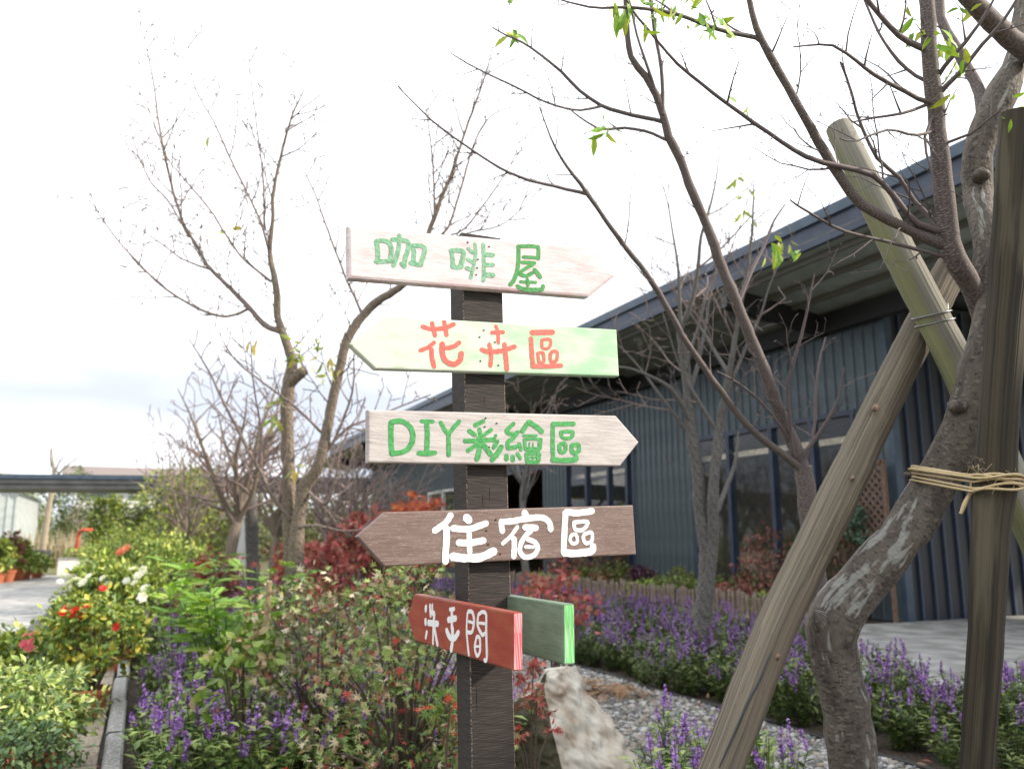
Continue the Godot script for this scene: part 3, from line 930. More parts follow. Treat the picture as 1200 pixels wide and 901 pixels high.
func make_far_buildings() -> void:
	# covered walkway crossing the garden
	var z := -24.0
	var o := thing("covered_walkway", "long dark grey flat-roofed walkway crossing behind the garden", "walkway", Vector3(-4, 0, z))
	var y0 := 2.38
	var slope := 0.018
	for k in 3:
		var b := MB.new()
		var y := y0 + 0.125 * k
		var inset := 0.03 * (2 - k)
		b.bar(Vector3(-16, y - 0.2 + inset * 0, z - 1.1), Vector3(6.1, y + 22.1 * slope - 0.2, z - 1.1), 2.3 - 2 * inset, 0.112)
		build(b, "roof_rib", M.roof_grey if k < 2 else M.metal_trim, o)
	for x in [-15.0, -9.5, 0.4, 5.95]:
		var b := MB.new()
		for zz in [z - 0.25, z - 2.0]:
			b.box(Vector3(x - 0.06, 0, zz - 0.06), Vector3(x + 0.06, y0 - 0.2 + (x + 16) * slope, zz + 0.06))
		build(b, "post", M.navy, o)
	var br := MB.new()
	br.bar(Vector3(5.9, 1.9, z - 0.25), Vector3(5.2, 2.5, z - 0.25), 0.07, 0.07)
	build(br, "brace", M.navy, o)
	# greenhouse at the far left
	var gp := at(15, 640, 34)
	var gx := gp.x; var gz := gp.z
	var g := thing("greenhouse", "pale ribbed greenhouse with white gable roof behind the walkway", "greenhouse", Vector3(gx - 4, 0, gz))
	var gb := MB.new()
	gb.box(Vector3(gx - 9, 0, gz - 8), Vector3(gx, 3.0, gz))
	build(gb, "wall", M.corrugated_pale, g)
	var rib := MB.new()
	rib.box(Vector3(-0.03, 0, 0), Vector3(0.03, 3.0, 0.05))
	var rbm := rib.mesh()
	for k in 30: part("rib", rbm, M.corrugated_pale, g, Vector3(gx - 0.05 - 0.3 * k, 0, gz) - g.position)
	for s in [1, -1]:
		var rb := MB.new()
		rb.bar(Vector3(gx - 4.5, 5.15, gz - 4), Vector3(gx - 4.5 + s * 5.2, 3.35, gz - 4), 9.0, 0.14)
		build(rb, "roof", M.white_paint, g)
	var gt := MB.new()
	gt.tri(Vector3(gx - 9.2, 3.0, gz + 0.01), Vector3(gx + 0.2, 3.0, gz + 0.01), Vector3(gx - 4.5, 4.9, gz + 0.01))
	build(gt, "gable", plain(0.2, 0.2, 0.19), g)
	# house with a brown roof far behind
	var hp := at(150, 631, 50)
	var h := thing("distant_house", "distant white house with low brown tiled roof above the walkway", "house", Vector3(hp.x, 0, hp.z))
	var hb := MB.new()
	hb.box(Vector3(hp.x - 3.0, 2.9, hp.z - 6), Vector3(hp.x + 3.4, 4.6, hp.z))
	build(hb, "upper_wall", M.white_paint, h)
	hb = MB.new()
	hb.box(Vector3(hp.x - 3.2, 0, hp.z - 6), Vector3(hp.x + 3.6, 2.9, hp.z + 0.2))
	build(hb, "lower_wall", plain(0.35, 0.33, 0.31), h)
	hb = MB.new()
	hb.bar(Vector3(hp.x + 0.2, 5.55, hp.z - 3), Vector3(hp.x + 0.2, 4.55, hp.z + 0.9), 8.2, 0.16)
	hb.bar(Vector3(hp.x + 0.2, 5.55, hp.z - 3), Vector3(hp.x + 0.2, 4.55, hp.z - 6.9), 8.2, 0.16)
	build(hb, "roof", plain(0.2, 0.16, 0.145, 0.8), h)
	for k in 3:
		var wb := MB.new()
		wb.box(Vector3(hp.x - 2.2 + 2.0 * k, 3.4, hp.z), Vector3(hp.x - 1.1 + 2.0 * k, 4.2, hp.z + 0.03))
		build(wb, "window", plain(0.16, 0.2, 0.23, 0.2), h)
	# white planter wall at the end of the path
	var w := MB.new()
	w.box(Vector3(-2.35, 0, -30.8), Vector3(-0.1, 0.48, -30.45))
	var wl := thing("planter_wall", "low white planter wall at the far end of the path", "wall", Vector3(-1.2, 0, -30.6))
	build(w, "wall", M.white_paint, wl)
	w = MB.new()
	w.box(Vector3(-2.38, 0.482, -30.83), Vector3(-0.07, 0.52, -30.42))
	build(w, "coping", M.concrete, wl)

const STROKES := {
	"pink": [
		[[95, -2316, 138, -2286, -86, -2280, -277], [90, -2316, 138, -2176, 171, -2056, 128, -2016, -47, -2047, -221], [90, -2315, -263, -2175, -243, -2023, -212]],
		[[92, -2011, 220, -1820, 236, -1699, 210, -1689, 73, -1740, -105, -1759, -290], [76, -1821, -233, -1759, -290], [81, -1871, 327, -1874, 94, -1919, -130, -1969, -301]],
		[[87, -1601, 147, -1574, 16, -1581, -192], [88, -1601, 159, -1431, 172, -1356, 116, -1396, -81, -1435, -209], [92, -1637, -200, -1520, -208, -1423, -207]],
		[[95, -804, 151, -782, -20, -767, -143], [96, -822, 161, -671, 195, -556, 174, -574, 9, -616, -134], [90, -792, -158, -691, -162, -590, -138]],
		[[72, -313, 386, -294, 199, -328, -32, -360, -187, -397, -342], [75, -454, 264, -363, 189], [75, -465, 36, -336, -21], [80, -488, -142, -360, -175]],
		[[81, -133, 399, -123, 121, -116, -181, -128, -359], [93, -92, 188, 78, 205], [87, -91, -27, 79, -3], [108, -90, -228, 80, -219]],
		[[85, 625, 459, 871, 508, 1092, 522], [85, 1092, 522, 1096, 397, 1090, 270], [89, 647, 475, 639, 150, 611, -59, 544, -247, 458, -372], [73, 747, 256, 925, 273, 1090, 286], [79, 720, 136, 1007, 162], [73, 965, 118, 801, 18, 665, -90], [84, 665, -124, 814, -140, 951, -53], [96, 1006, 19, 1129, -120], [61, 678, -281, 1032, -249], [72, 841, -209, 854, -335]],
		[[89, 611, -379, 759, -424, 1004, -412, 1168, -378, 1197, -305]],
	],
	"green": [
		[[87, -1573, 267, -1404, 237, -1135, 284, -939, 382], [81, -1381, 359, -1316, 115], [87, -1137, 414, -1084, 150], [80, -1331, -17, -1445, -123, -1600, -199], [90, -1384, -153, -1369, -328, -1322, -489], [102, -1167, -25, -1165, -192, -1101, -352, -928, -413, -798, -314, -777, -180], [87, -822, 32, -933, -63, -1105, -110]],
		[[75, -50, 438, -11, 294, 3, 99], [80, -141, 294, 106, 331], [95, -356, -69, -203, -99, 81, -53, 356, 58], [79, -191, 56, -151, -148, -163, -380], [96, 133, 87, 160, -144, 186, -423]],
		[[116, 731, 382, 975, 412, 1209, 440], [98, 717, 267, 729, 6, 755, -265], [66, 961, 254, 1152, 277, 1123, 105, 973, 91, 961, 249], [66, 872, -26, 986, -20, 998, -190, 903, -223, 866, -31], [72, 1183, 28, 1301, 33, 1286, -145, 1170, -175, 1149, -56, 1183, 23], [93, 741, -311, 1065, -284, 1395, -241]],
	],
	"diy": [
		[[99, -2235, 201, -2234, -85, -2208, -384], [96, -2224, 202, -2064, 227, -1900, 157, -1817, 3, -1834, -178, -1958, -322, -2197, -383]],
		[[78, -1656, 250, -1431, 251], [92, -1549, 240, -1532, -28, -1539, -305], [92, -1697, -352, -1538, -354, -1378, -330]],
		[[84, -1275, 248, -1189, 103, -1115, 50, -996, 183, -904, 285], [84, -1115, 50, -1107, -191, -1104, -362]],
		[[87, -403, 321, -578, 229], [86, -701, 117, -576, 42], [81, -490, 163, -464, 24], [77, -239, 165, -402, 39], [91, -785, -84, -526, -67, -225, -30], [101, -489, 0, -487, -233, -535, -420], [85, -525, -130, -721, -266], [102, -426, -114, -249, -316], [62, -142, 59, -200, -57], [82, -111, -53, -186, -185], [102, -22, -154, -123, -311, -223, -420]],
		[[83, 233, 309, 91, 170, 109, 112, 233, 101], [88, 324, 146, 207, 10, 117, -66, 117, -172, 285, -148], [84, 350, -83, 388, -196], [93, 79, -326, 79, -397], [98, 212, -340, 212, -410], [73, 310, -275, 375, -374], [100, 560, 358, 415, 163], [106, 560, 358, 732, 264, 843, 180], [53, 441, 81, 731, 95], [58, 454, 10, 651, 26, 836, 28], [73, 467, -2, 482, -180], [90, 810, 14, 795, -154], [79, 480, -182, 782, -174], [26, 572, -57, 571, -152], [26, 651, -53, 650, -137], [68, 505, -262, 781, -251], [89, 511, -285, 523, -415], [90, 781, -275, 767, -394], [84, 518, -434, 754, -426], [37, 531, -337, 755, -328], [32, 644, -280, 644, -399]],
		[[98, 1086, 344, 1325, 362, 1568, 380], [91, 1094, 332, 1085, -21, 1092, -358], [76, 1263, 194, 1537, 208, 1486, 88, 1314, 80, 1266, 187], [86, 1238, -67, 1361, -37, 1359, -186, 1250, -202, 1236, -75], [93, 1517, -67, 1663, -48, 1661, -185, 1523, -203, 1514, -74], [108, 1073, -371, 1343, -373, 1584, -349, 1612, -295]],
	],
	"brown": [
		[[115, -1147, 323, -1252, 178, -1461, 32], [129, -1227, 79, -1234, -196, -1241, -523], [157, -842, 281, -793, 230], [122, -1108, 79, -796, 65, -443, 172], [102, -784, -2, -768, -363], [122, -998, -186, -745, -186, -490, -144], [151, -1113, -433, -863, -466, -549, -453, -280, -344]],
		[[138, 362, 386, 387, 310], [118, -133, 204, 119, 222, 503, 283, 764, 285, 894, 193, 920, 65], [110, -138, 197, -107, 27], [75, 208, 115, 69, -63, -102, -203], [111, 139, -109, 144, -267, 131, -448], [123, 361, 102, 606, 94], [97, 502, 48, 373, -63, 284, -200, 263, -359, 372, -457, 552, -424, 637, -292, 579, -182, 424, -122], [66, 373, -268, 547, -269]],
		[[129, 1264, 404, 1540, 393, 1857, 435], [126, 1248, 396, 1224, 31, 1198, -383], [80, 1434, 204, 1742, 218, 1643, 68, 1470, 68, 1434, 197], [69, 1376, -43, 1479, -31, 1503, -179, 1395, -203, 1343, -132, 1373, -50], [75, 1675, -19, 1834, 5, 1831, -156, 1693, -199, 1641, -90, 1672, -26], [143, 1206, -383, 1500, -395, 1813, -359, 1862, -263]],
	],
	"red": [
		[[116, -1055, 147, -1069, 86], [116, -1067, -111, -1056, -170], [84, -989, -329, -1042, -448], [83, -840, 192, -797, -8], [77, -725, 206, -701, 29], [82, -816, 50, -621, 65], [122, -914, -152, -429, -125], [92, -604, 37, -628, -142], [71, -649, -203, -651, -520], [85, -584, -226, -420, -515]],
		[[76, 149, 181, 354, 207], [95, 253, 174, 263, -148], [118, 81, -9, 431, 45], [113, 13, -205, 166, -312, 371, -319, 567, -198], [113, 293, -146, 299, -340, 247, -535]],
		[[62, 951, 179, 925, -142, 1028, -531], [71, 984, 209, 1151, 211, 1240, 74, 1158, -120, 966, -151], [53, 1002, 40, 1201, 31], [67, 1425, 189, 1570, 245, 1727, 213, 1736, -65, 1766, -490, 1675, -539], [68, 1412, 188, 1390, 7, 1576, -132, 1669, -102], [51, 1447, 52, 1667, 58], [64, 1361, -184, 1483, -208, 1486, -426, 1367, -499, 1281, -371, 1355, -193], [43, 1326, -353, 1453, -339]],
	],
}


# ------------------------------------------------------------------ signpost
func board_texture(kind: String, s: int) -> ImageTexture:
	var W := 900; var H := 160
	var im := Image.create(W, H, false, Image.FORMAT_RGBA8)
	var g := noise(0.03, s, FastNoiseLite.TYPE_SIMPLEX_SMOOTH, 4)
	var fine := noise(0.12, s + 1, FastNoiseLite.TYPE_SIMPLEX_SMOOTH, 2)
	var big := noise(0.006, s + 2, FastNoiseLite.TYPE_SIMPLEX_SMOOTH, 3)
	for y in H:
		for x in W:
			var u := float(x) / W; var v := float(y) / H
			var wave := 6.0 * big.get_noise_2d(x * 0.8, y * 2.0)
			var a := g.get_noise_2d(x * 0.22, (y + wave) * 5.0)
			var f := fine.get_noise_2d(x * 0.12, (y + wave) * 4.0)
			var b := big.get_noise_2d(x, y * 3.0)
			var c := Vector3.ONE
			match kind:
				"pink":
					var k := clampf(0.05 + 0.4 * u + 0.9 * a + 0.6 * b + 0.5 * maxf(0.0, v - 0.8) * 3.0, 0, 1)
					c = Vector3(0.64, 0.57, 0.575).lerp(Vector3(0.63, 0.42, 0.43), k)
					if f > 0.42: c *= 0.86
				"green":
					var k := clampf(-0.3 + 1.2 * u + 0.25 * a + 0.7 * b + 0.5 * maxf(0.0, v - 0.6), 0, 1)
					c = Vector3(0.6, 0.65, 0.53).lerp(Vector3(0.34, 0.57, 0.35), k)
					if f > 0.45: c *= 0.94
				"plain":
					var k := clampf(0.4 + 1.1 * a + 0.4 * b, 0, 1)
					c = Vector3(0.52, 0.48, 0.46).lerp(Vector3(0.4, 0.36, 0.345), k)
					if f > 0.38: c *= 0.82
				"brown":
					var k := clampf(0.4 + 0.8 * a + 0.5 * b, 0, 1)
					c = Vector3(0.14, 0.09, 0.075).lerp(Vector3(0.21, 0.145, 0.125), k)
					if f > 0.5: c = c.lerp(Vector3(0.5, 0.43, 0.38), 0.35)
				"red":
					var k := clampf(0.45 + 0.5 * a + 0.7 * b, 0, 1)
					c = Vector3(0.28, 0.03, 0.014).lerp(Vector3(0.33, 0.062, 0.022), k)
					if f > 0.5: c *= 0.85
				"sage":
					var k := clampf(0.4 + 0.5 * a + 0.6 * b + 0.5 * maxf(0.0, v - 0.6), 0, 1)
					c = Vector3(0.2, 0.3, 0.21).lerp(Vector3(0.11, 0.18, 0.12), k)
				"red_end":
					var k := clampf(0.5 + 2.2 * g.get_noise_2d(x * 0.5, y * 0.6), 0, 1)
					c = Vector3(0.62, 0.07, 0.09).lerp(Vector3(0.85, 0.38, 0.4), k)
				"green_end":
					var k := clampf(0.25 + 1.8 * g.get_noise_2d(x * 0.5, y * 0.8), 0, 1)
					c = Vector3(0.1, 0.45, 0.11).lerp(Vector3(0.4, 0.75, 0.4), k)
			# paint worn thin along the edges and in a few scuffs
			var edge := minf(minf(u, 1.0 - u) * 5.5, minf(v, 1.0 - v))
			var wear := clampf((0.05 + 0.09 * b + 0.07 * f - edge) * 14.0, 0, 0.55)
			wear = maxf(wear, clampf((fine.get_noise_2d(x * 0.35, y * 2.2) + 0.5 * b - 0.66) * 6.0, 0, 0.5))
			c = c.lerp(c * 0.5 + Vector3(0.09, 0.075, 0.06), wear)
			im.set_pixel(x, y, Color(c.x, c.y, c.z).linear_to_srgb())
	return ImageTexture.create_from_image(im)

func board_mat(kind: String, s: int) -> StandardMaterial3D:
	var m := StandardMaterial3D.new()
	m.albedo_texture = board_texture(kind, s)
	m.roughness = 0.62
	m.heightmap_enabled = true
	m.heightmap_texture = m.albedo_texture
	m.heightmap_scale = 0.04
	return m

# polygon (counter-clockwise, xy) with rounded front edges, front face at z = 0, back at z = -thick
func plank(poly: PackedVector2Array, thick: float, bevel: float) -> MB:
	var b := MB.new()
	var n := poly.size()
	var lo := poly[0]; var hi := poly[0]
	for q in poly:
		lo = lo.min(q); hi = hi.max(q)
	var rings := []
	for pr in [[bevel, 0.0], [bevel * 0.3, -bevel * 0.3], [0.0, -bevel], [0.0, -thick + 0.002], [0.002, -thick]]:
		var ring := []
		for k in n:
			var e0 := (poly[k] - poly[(k + n - 1) % n]).normalized()
			var e1 := (poly[(k + 1) % n] - poly[k]).normalized()
			var n0 := Vector2(-e0.y, e0.x); var n1 := Vector2(-e1.y, e1.x)
			var m := (n0 + n1).normalized()
			var q: Vector2 = poly[k] + m * pr[0] / maxf(0.4, m.dot(n0))
			ring.append(Vector3(q.x, q.y, pr[1]))
		rings.append(ring)
	for k in range(1, n - 1):
		b.tri(rings[0][0], rings[0][k], rings[0][k + 1])
		b.tri(rings[4][0], rings[4][k + 1], rings[4][k])
	for r in 4:
		for k in n:
			b.quad(rings[r + 1][k], rings[r + 1][(k + 1) % n], rings[r][(k + 1) % n], rings[r][k])
	for k in b.t.size():
		b.t[k] = Vector2((b.t[k].x - lo.x) / (hi.x - lo.x), 1.0 - (b.t[k].y - lo.y) / (hi.y - lo.y))
	return b

func up_tri(b: MB, a: Vector3, c: Vector3, d: Vector3) -> void:
	if (c - a).cross(d - a).z >= 0.0: b.tri(a, c, d)
	else: b.tri(a, d, c)

# a brush stroke: a thin raised ribbon with round ends
func stroke(b: MB, pts: PackedVector2Array, width: float, z: float, wob: FastNoiseLite) -> void:
	var p := PackedVector2Array()
	for k in pts.size() - 1:
		var a := pts[maxi(k - 1, 0)]; var c := pts[k]; var d := pts[k + 1]; var e := pts[mini(k + 2, pts.size() - 1)]
		for s in 6: p.append(c.cubic_interpolate(d, a, e, s / 6.0))
	p.append(pts[-1])
	var n := p.size()
	var left := []; var right := []
	for k in n:
		var d := (p[mini(k + 1, n - 1)] - p[maxi(k - 1, 0)]).normalized()
		var o := Vector2(-d.y, d.x)
		var w1 := width * 0.5 * (1.0 + 0.22 * wob.get_noise_2d(p[k].x * 9000 + z * 1e6, p[k].y * 9000))
		var w2 := width * 0.5 * (1.0 + 0.22 * wob.get_noise_2d(p[k].x * 9000 - 70, p[k].y * 9000 + z * 1e6))
		left.append(p[k] + o * w1); right.append(p[k] - o * w2)
	var rim := []
	for k in n: rim.append(right[k])
	for j in range(1, 5):
		var d := (p[n - 1] - p[n - 2]).normalized().angle()
		var a := d - PI / 2 + PI * j / 5.0
		rim.append(p[n - 1] + Vector2.from_angle(a) * width * 0.46)
	for k in range(n - 1, -1, -1): rim.append(left[k])
	for j in range(1, 5):
		var d := (p[1] - p[0]).normalized().angle()
		var a := d + PI / 2 + PI * j / 5.0
		rim.append(p[0] + Vector2.from_angle(a) * width * 0.42)
	for k in n - 1:
		var za := z + 0.000006 * k; var zc := za + 0.000006
		up_tri(b, Vector3(right[k].x, right[k].y, za), Vector3(right[k + 1].x, right[k + 1].y, zc), Vector3(left[k + 1].x, left[k + 1].y, zc))
		up_tri(b, Vector3(right[k].x, right[k].y, za), Vector3(left[k + 1].x, left[k + 1].y, zc), Vector3(left[k].x, left[k].y, za))
	for side in 2:
		var c0 := n if side == 0 else 2 * n + 4
		var ctr: Vector2 = p[n - 1] if side == 0 else p[0]
		for j in 5:
			var q0: Vector2 = rim[(c0 - 1 + j) % rim.size()]; var q1: Vector2 = rim[(c0 + j) % rim.size()]
			var ze := z + (0.000006 * n if side == 0 else -0.000006)
			up_tri(b, Vector3(ctr.x, ctr.y, ze), Vector3(q0.x, q0.y, ze), Vector3(q1.x, q1.y, ze))
	for k in rim.size():
		var q0: Vector2 = rim[k]; var q1: Vector2 = rim[(k + 1) % rim.size()]
		b.quad(Vector3(q0.x, q0.y, -0.0003), Vector3(q1.x, q1.y, -0.0003), Vector3(q1.x, q1.y, z - 0.00002), Vector3(q0.x, q0.y, z - 0.00002))

func letter_on(board: Node3D, chars: Array, paints: Array) -> void:
	var wob := noise(0.02, 77)
	for k in chars.size():
		var b := MB.new()
		for j in chars[k].size():
			var s: Array = chars[k][j]
			var pts := PackedVector2Array()
			for i in range(1, s.size(), 2): pts.append(Vector2(s[i], s[i + 1]) * 0.0001)
			stroke(b, pts, s[0] * 0.0001, 0.0005 + 0.00035 * j / chars[k].size() + 0.0002 * (j % 2), wob)
		part("painted_character", b.mesh(), paints[mini(k, paints.size() - 1)], board)

func nails_on(board: Node3D, spots: Array) -> void:
	for q in spots:
		var c := CylinderMesh.new()
		c.top_radius = 0.0016; c.bottom_radius = 0.0018; c.height = 0.0016; c.radial_segments = 8; c.rings = 1
		var o := part("nail_head", c, M.nail, board, Vector3(q[0], q[1], 0.0006))
		o.rotation.x = PI / 2

func paint(r: float, g: float, b: float, s: int) -> StandardMaterial3D:
	var m := surface([[0.25, r * 0.7, g * 0.75, b * 0.7], [0.5, r, g, b], [0.75, minf(1, r * 1.18), minf(1, g * 1.12), minf(1, b * 1.18)]], 0.012, Vector3(14, 14, 14), 0.5, 0.02, s)
	return m

func make_signpost() -> void:
	M.nail = plain(0.03, 0.025, 0.02, 0.5, 0.6)
	var o := thing("signpost", "dark square wooden post carrying six painted arrow boards", "signpost", Vector3(0.64, 0, -1.53))
	var fz := -1.495
	# post, leaning a little
	var b := MB.new()
	var edge := MB.new()
	var c := 0.0022
	var ys := [-0.15, 0.4, 0.8, 1.2, 1.6, 1.757]
	var rows := []
	for y in ys:
		var x: float = 0.5483 + 0.0312 * (1.757 - y)
		var w := 0.0868; var d := 0.075
		var zf := fz; var zb := fz - d
		rows.append([Vector3(x + c, y, zf), Vector3(x + w - c, y, zf), Vector3(x + w, y, zf - c), Vector3(x + w, y, zb + c), Vector3(x + w - c, y, zb), Vector3(x + c, y, zb), Vector3(x, y, zb + c), Vector3(x, y, zf - c)])
	for r in ys.size() - 1:
		for k in 8:
			var m := (k + 1) % 8
			(edge if k % 2 == 1 else b).quad(rows[r][k], rows[r][m], rows[r + 1][m], rows[r + 1][k])
	for k in range(1, 7): b.tri(rows[-1][0], rows[-1][k], rows[-1][k + 1])
	var post := build(b, "post", M.stain, o)
	build(edge, "worn_edges", M.worn, post)
	for q in [[0.598, 1.222, 0.03], [0.612, 1.232, 0.035], [0.588, 0.86, 0.05], [0.637, 0.93, 0.06], [0.62, 1.47, 0.03], [0.6, 1.415, 0.022], [0.575, 0.98, 0.03]]:
		var ck := MB.new()
		ck.tube(PackedVector3Array([Vector3(q[0], q[1] - q[2] * 0.5, fz), Vector3(q[0] + 0.0006, q[1], fz + 0.0001), Vector3(q[0], q[1] + q[2] * 0.5, fz)]), PackedFloat32Array([0.0002, 0.0008, 0.0002]), 5, 0.0, null, false)
		build(ck, "crack", M.black_steel, post)
	var H := o.position
	var zb := fz + 0.022
	var defs := [
		["pink", Vector3(0.6, 1.69, zb), [[0.3121, 1.7267], [0.3174, 1.624], [0.8263, 1.6488], [0.8921, 1.7042], [0.8389, 1.7618]], "pink", "whitish pink board pointing right with three green characters", 0.006],
		["green", Vector3(0.62, 1.52, zb), [[0.3235, 1.4995], [0.3742, 1.4574], [0.8967, 1.4842], [0.8932, 1.5854], [0.389, 1.5599]], "green", "white to mint green board pointing left with three red characters", 0.003],
		["diy", Vector3(0.63, 1.34, zb), [[0.3623, 1.3802], [0.3654, 1.2839], [0.8936, 1.2959], [0.9405, 1.3475], [0.8862, 1.4002]], "plain", "whitewashed board pointing right with green letters and characters", 0.003],
		["brown", Vector3(0.64, 1.16, zb), [[0.3497, 1.1522], [0.4006, 1.0999], [0.9269, 1.1166], [0.9225, 1.2165], [0.401, 1.196]], "brown", "brown board pointing left with three white characters", 0.003],
	]
	var green := paint(0.05, 0.3, 0.075, 60)
	var pale_green := paint(0.17, 0.37, 0.22, 61)
	var deep_green := paint(0.03, 0.24, 0.045, 62)
	var red := paint(0.72, 0.12, 0.09, 63)
	var white := plain(0.82, 0.82, 0.82, 0.6)
	var paints := {"pink": [pale_green, pale_green, pale_green, pale_green, pale_green, pale_green, deep_green], "green": [red], "diy": [green], "brown": [white]}
	var nails := {"pink": [[-0.0469, 0.0389], [-0.001, 0.0367], [-0.0248, 0.0065], [-0.0264, -0.0115], [-0.0281, -0.0259]], "green": [[-0.031, 0.0324], [-0.0399, 0.0177], [-0.0072, 0.0105], [-0.0377, -0.0301], [0.0003, -0.0354]], "diy": [[-0.0362, 0.0379], [-0.0129, 0.0292], [-0.0379, 0.0212], [-0.0288, -0.018]], "brown": [[-0.024, 0.0243], [-0.0432, 0.0034], [-0.0395, -0.0219], [-0.015, -0.0394]]}
	var s := 100
	for d in defs:
		var poly := PackedVector2Array()
		for q in d[2]: poly.append(Vector2(q[0] - d[1].x, q[1] - d[1].y))
		var bo := part("sign_board", plank(poly, 0.0215, d[5]).mesh(), board_mat(d[3], s), o, d[1] - H)
		tag(bo, d[4])
		letter_on(bo, STROKES[d[0]], paints[d[0]])
		nails_on(bo, nails[d[0]])
		s += 7
	# two boards on the sides of the post, pointing away
	var turn := -PI / 2 + deg_to_rad(3.6)
	var rp := PackedVector2Array([Vector2(-0.213, -0.012), Vector2(-0.167, -0.057), Vector2(0.27, -0.058), Vector2(0.271, 0.032), Vector2(-0.172, 0.036)])
	var rb := part("sign_board", plank(rp, 0.0175, 0.003).mesh(), board_mat("red", 150), o, Vector3(0.540, 1.0, -1.53) - H)
	rb.rotation.y = turn
	tag(rb, "red board pointing away to the left with three white characters")
	letter_on(rb, STROKES["red"], [white])
	var e := MB.new()
	e.quad(Vector3(0.2715, -0.056, -0.002), Vector3(0.2715, -0.056, -0.0165), Vector3(0.2715, 0.0305, -0.0165), Vector3(0.2715, 0.0305, -0.002))
	for k in e.t.size(): e.t[k] = Vector2(-e.p[k].z * 26.0 + e.p[k].y * 2.0, e.p[k].y * 2.0)
	part("end_grain", e.mesh(), board_mat("red_end", 160), rb)
	var gp := PackedVector2Array([Vector2(-0.24, -0.01), Vector2(-0.19, -0.057), Vector2(0.242, -0.058), Vector2(0.242, 0.04), Vector2(-0.19, 0.044)])
	var gb := part("sign_board", plank(gp, 0.022, 0.003).mesh(), board_mat("sage", 170), o, Vector3(0.6475, 1.0, -1.53) - H)
	gb.rotation.y = turn
	tag(gb, "sage green board on the far side of the post with a bright green end")
	e = MB.new()
	e.quad(Vector3(0.2426, -0.056, -0.002), Vector3(0.2426, -0.056, -0.021), Vector3(0.2426, 0.038, -0.021), Vector3(0.2426, 0.038, -0.002))
	for k in e.t.size(): e.t[k] = Vector2(-e.p[k].z * 26.0 + e.p[k].y * 2.0, e.p[k].y * 2.0)
	part("end_grain", e.mesh(), board_mat("green_end", 180), gb)

# ------------------------------------------------------------------ poles, ropes
func pole(called: String, label: String, list: Array, mat: Material, s: int, cap := true) -> Node3D:
	var l := limb(list, 0.03, 0.25)
	var base: Vector3 = l[0][0]
	var o := thing(called, label, "pole", base)
	var b := MB.new()
	var rows := []
	var pts: PackedVector3Array = l[0]; var rad: PackedFloat32Array = l[1]
	b.tube(pts, rad, 32, 0.06, noise(0.025, s, FastNoiseLite.TYPE_SIMPLEX_SMOOTH, 5), false)
	build(b, "shaft", mat, o)
	if cap:
		var e := MB.new()
		var d := (pts[-1] - pts[-2]).normalized()
		var x := d.cross(Vector3(0.3, 0.1, 0.9)).normalized(); var y := d.cross(x)
		var r := rad[-1] * 0.985
		for k in 20:
			var a := TAU * k / 20; var a2 := TAU * (k + 1) / 20
			e.tri(pts[-1] + d * 0.004, pts[-1] + (x * cos(a) + y * sin(a)) * r, pts[-1] + (x * cos(a2) + y * sin(a2)) * r)
		build(e, "cut_end", M.cut_wood, o)
	return o

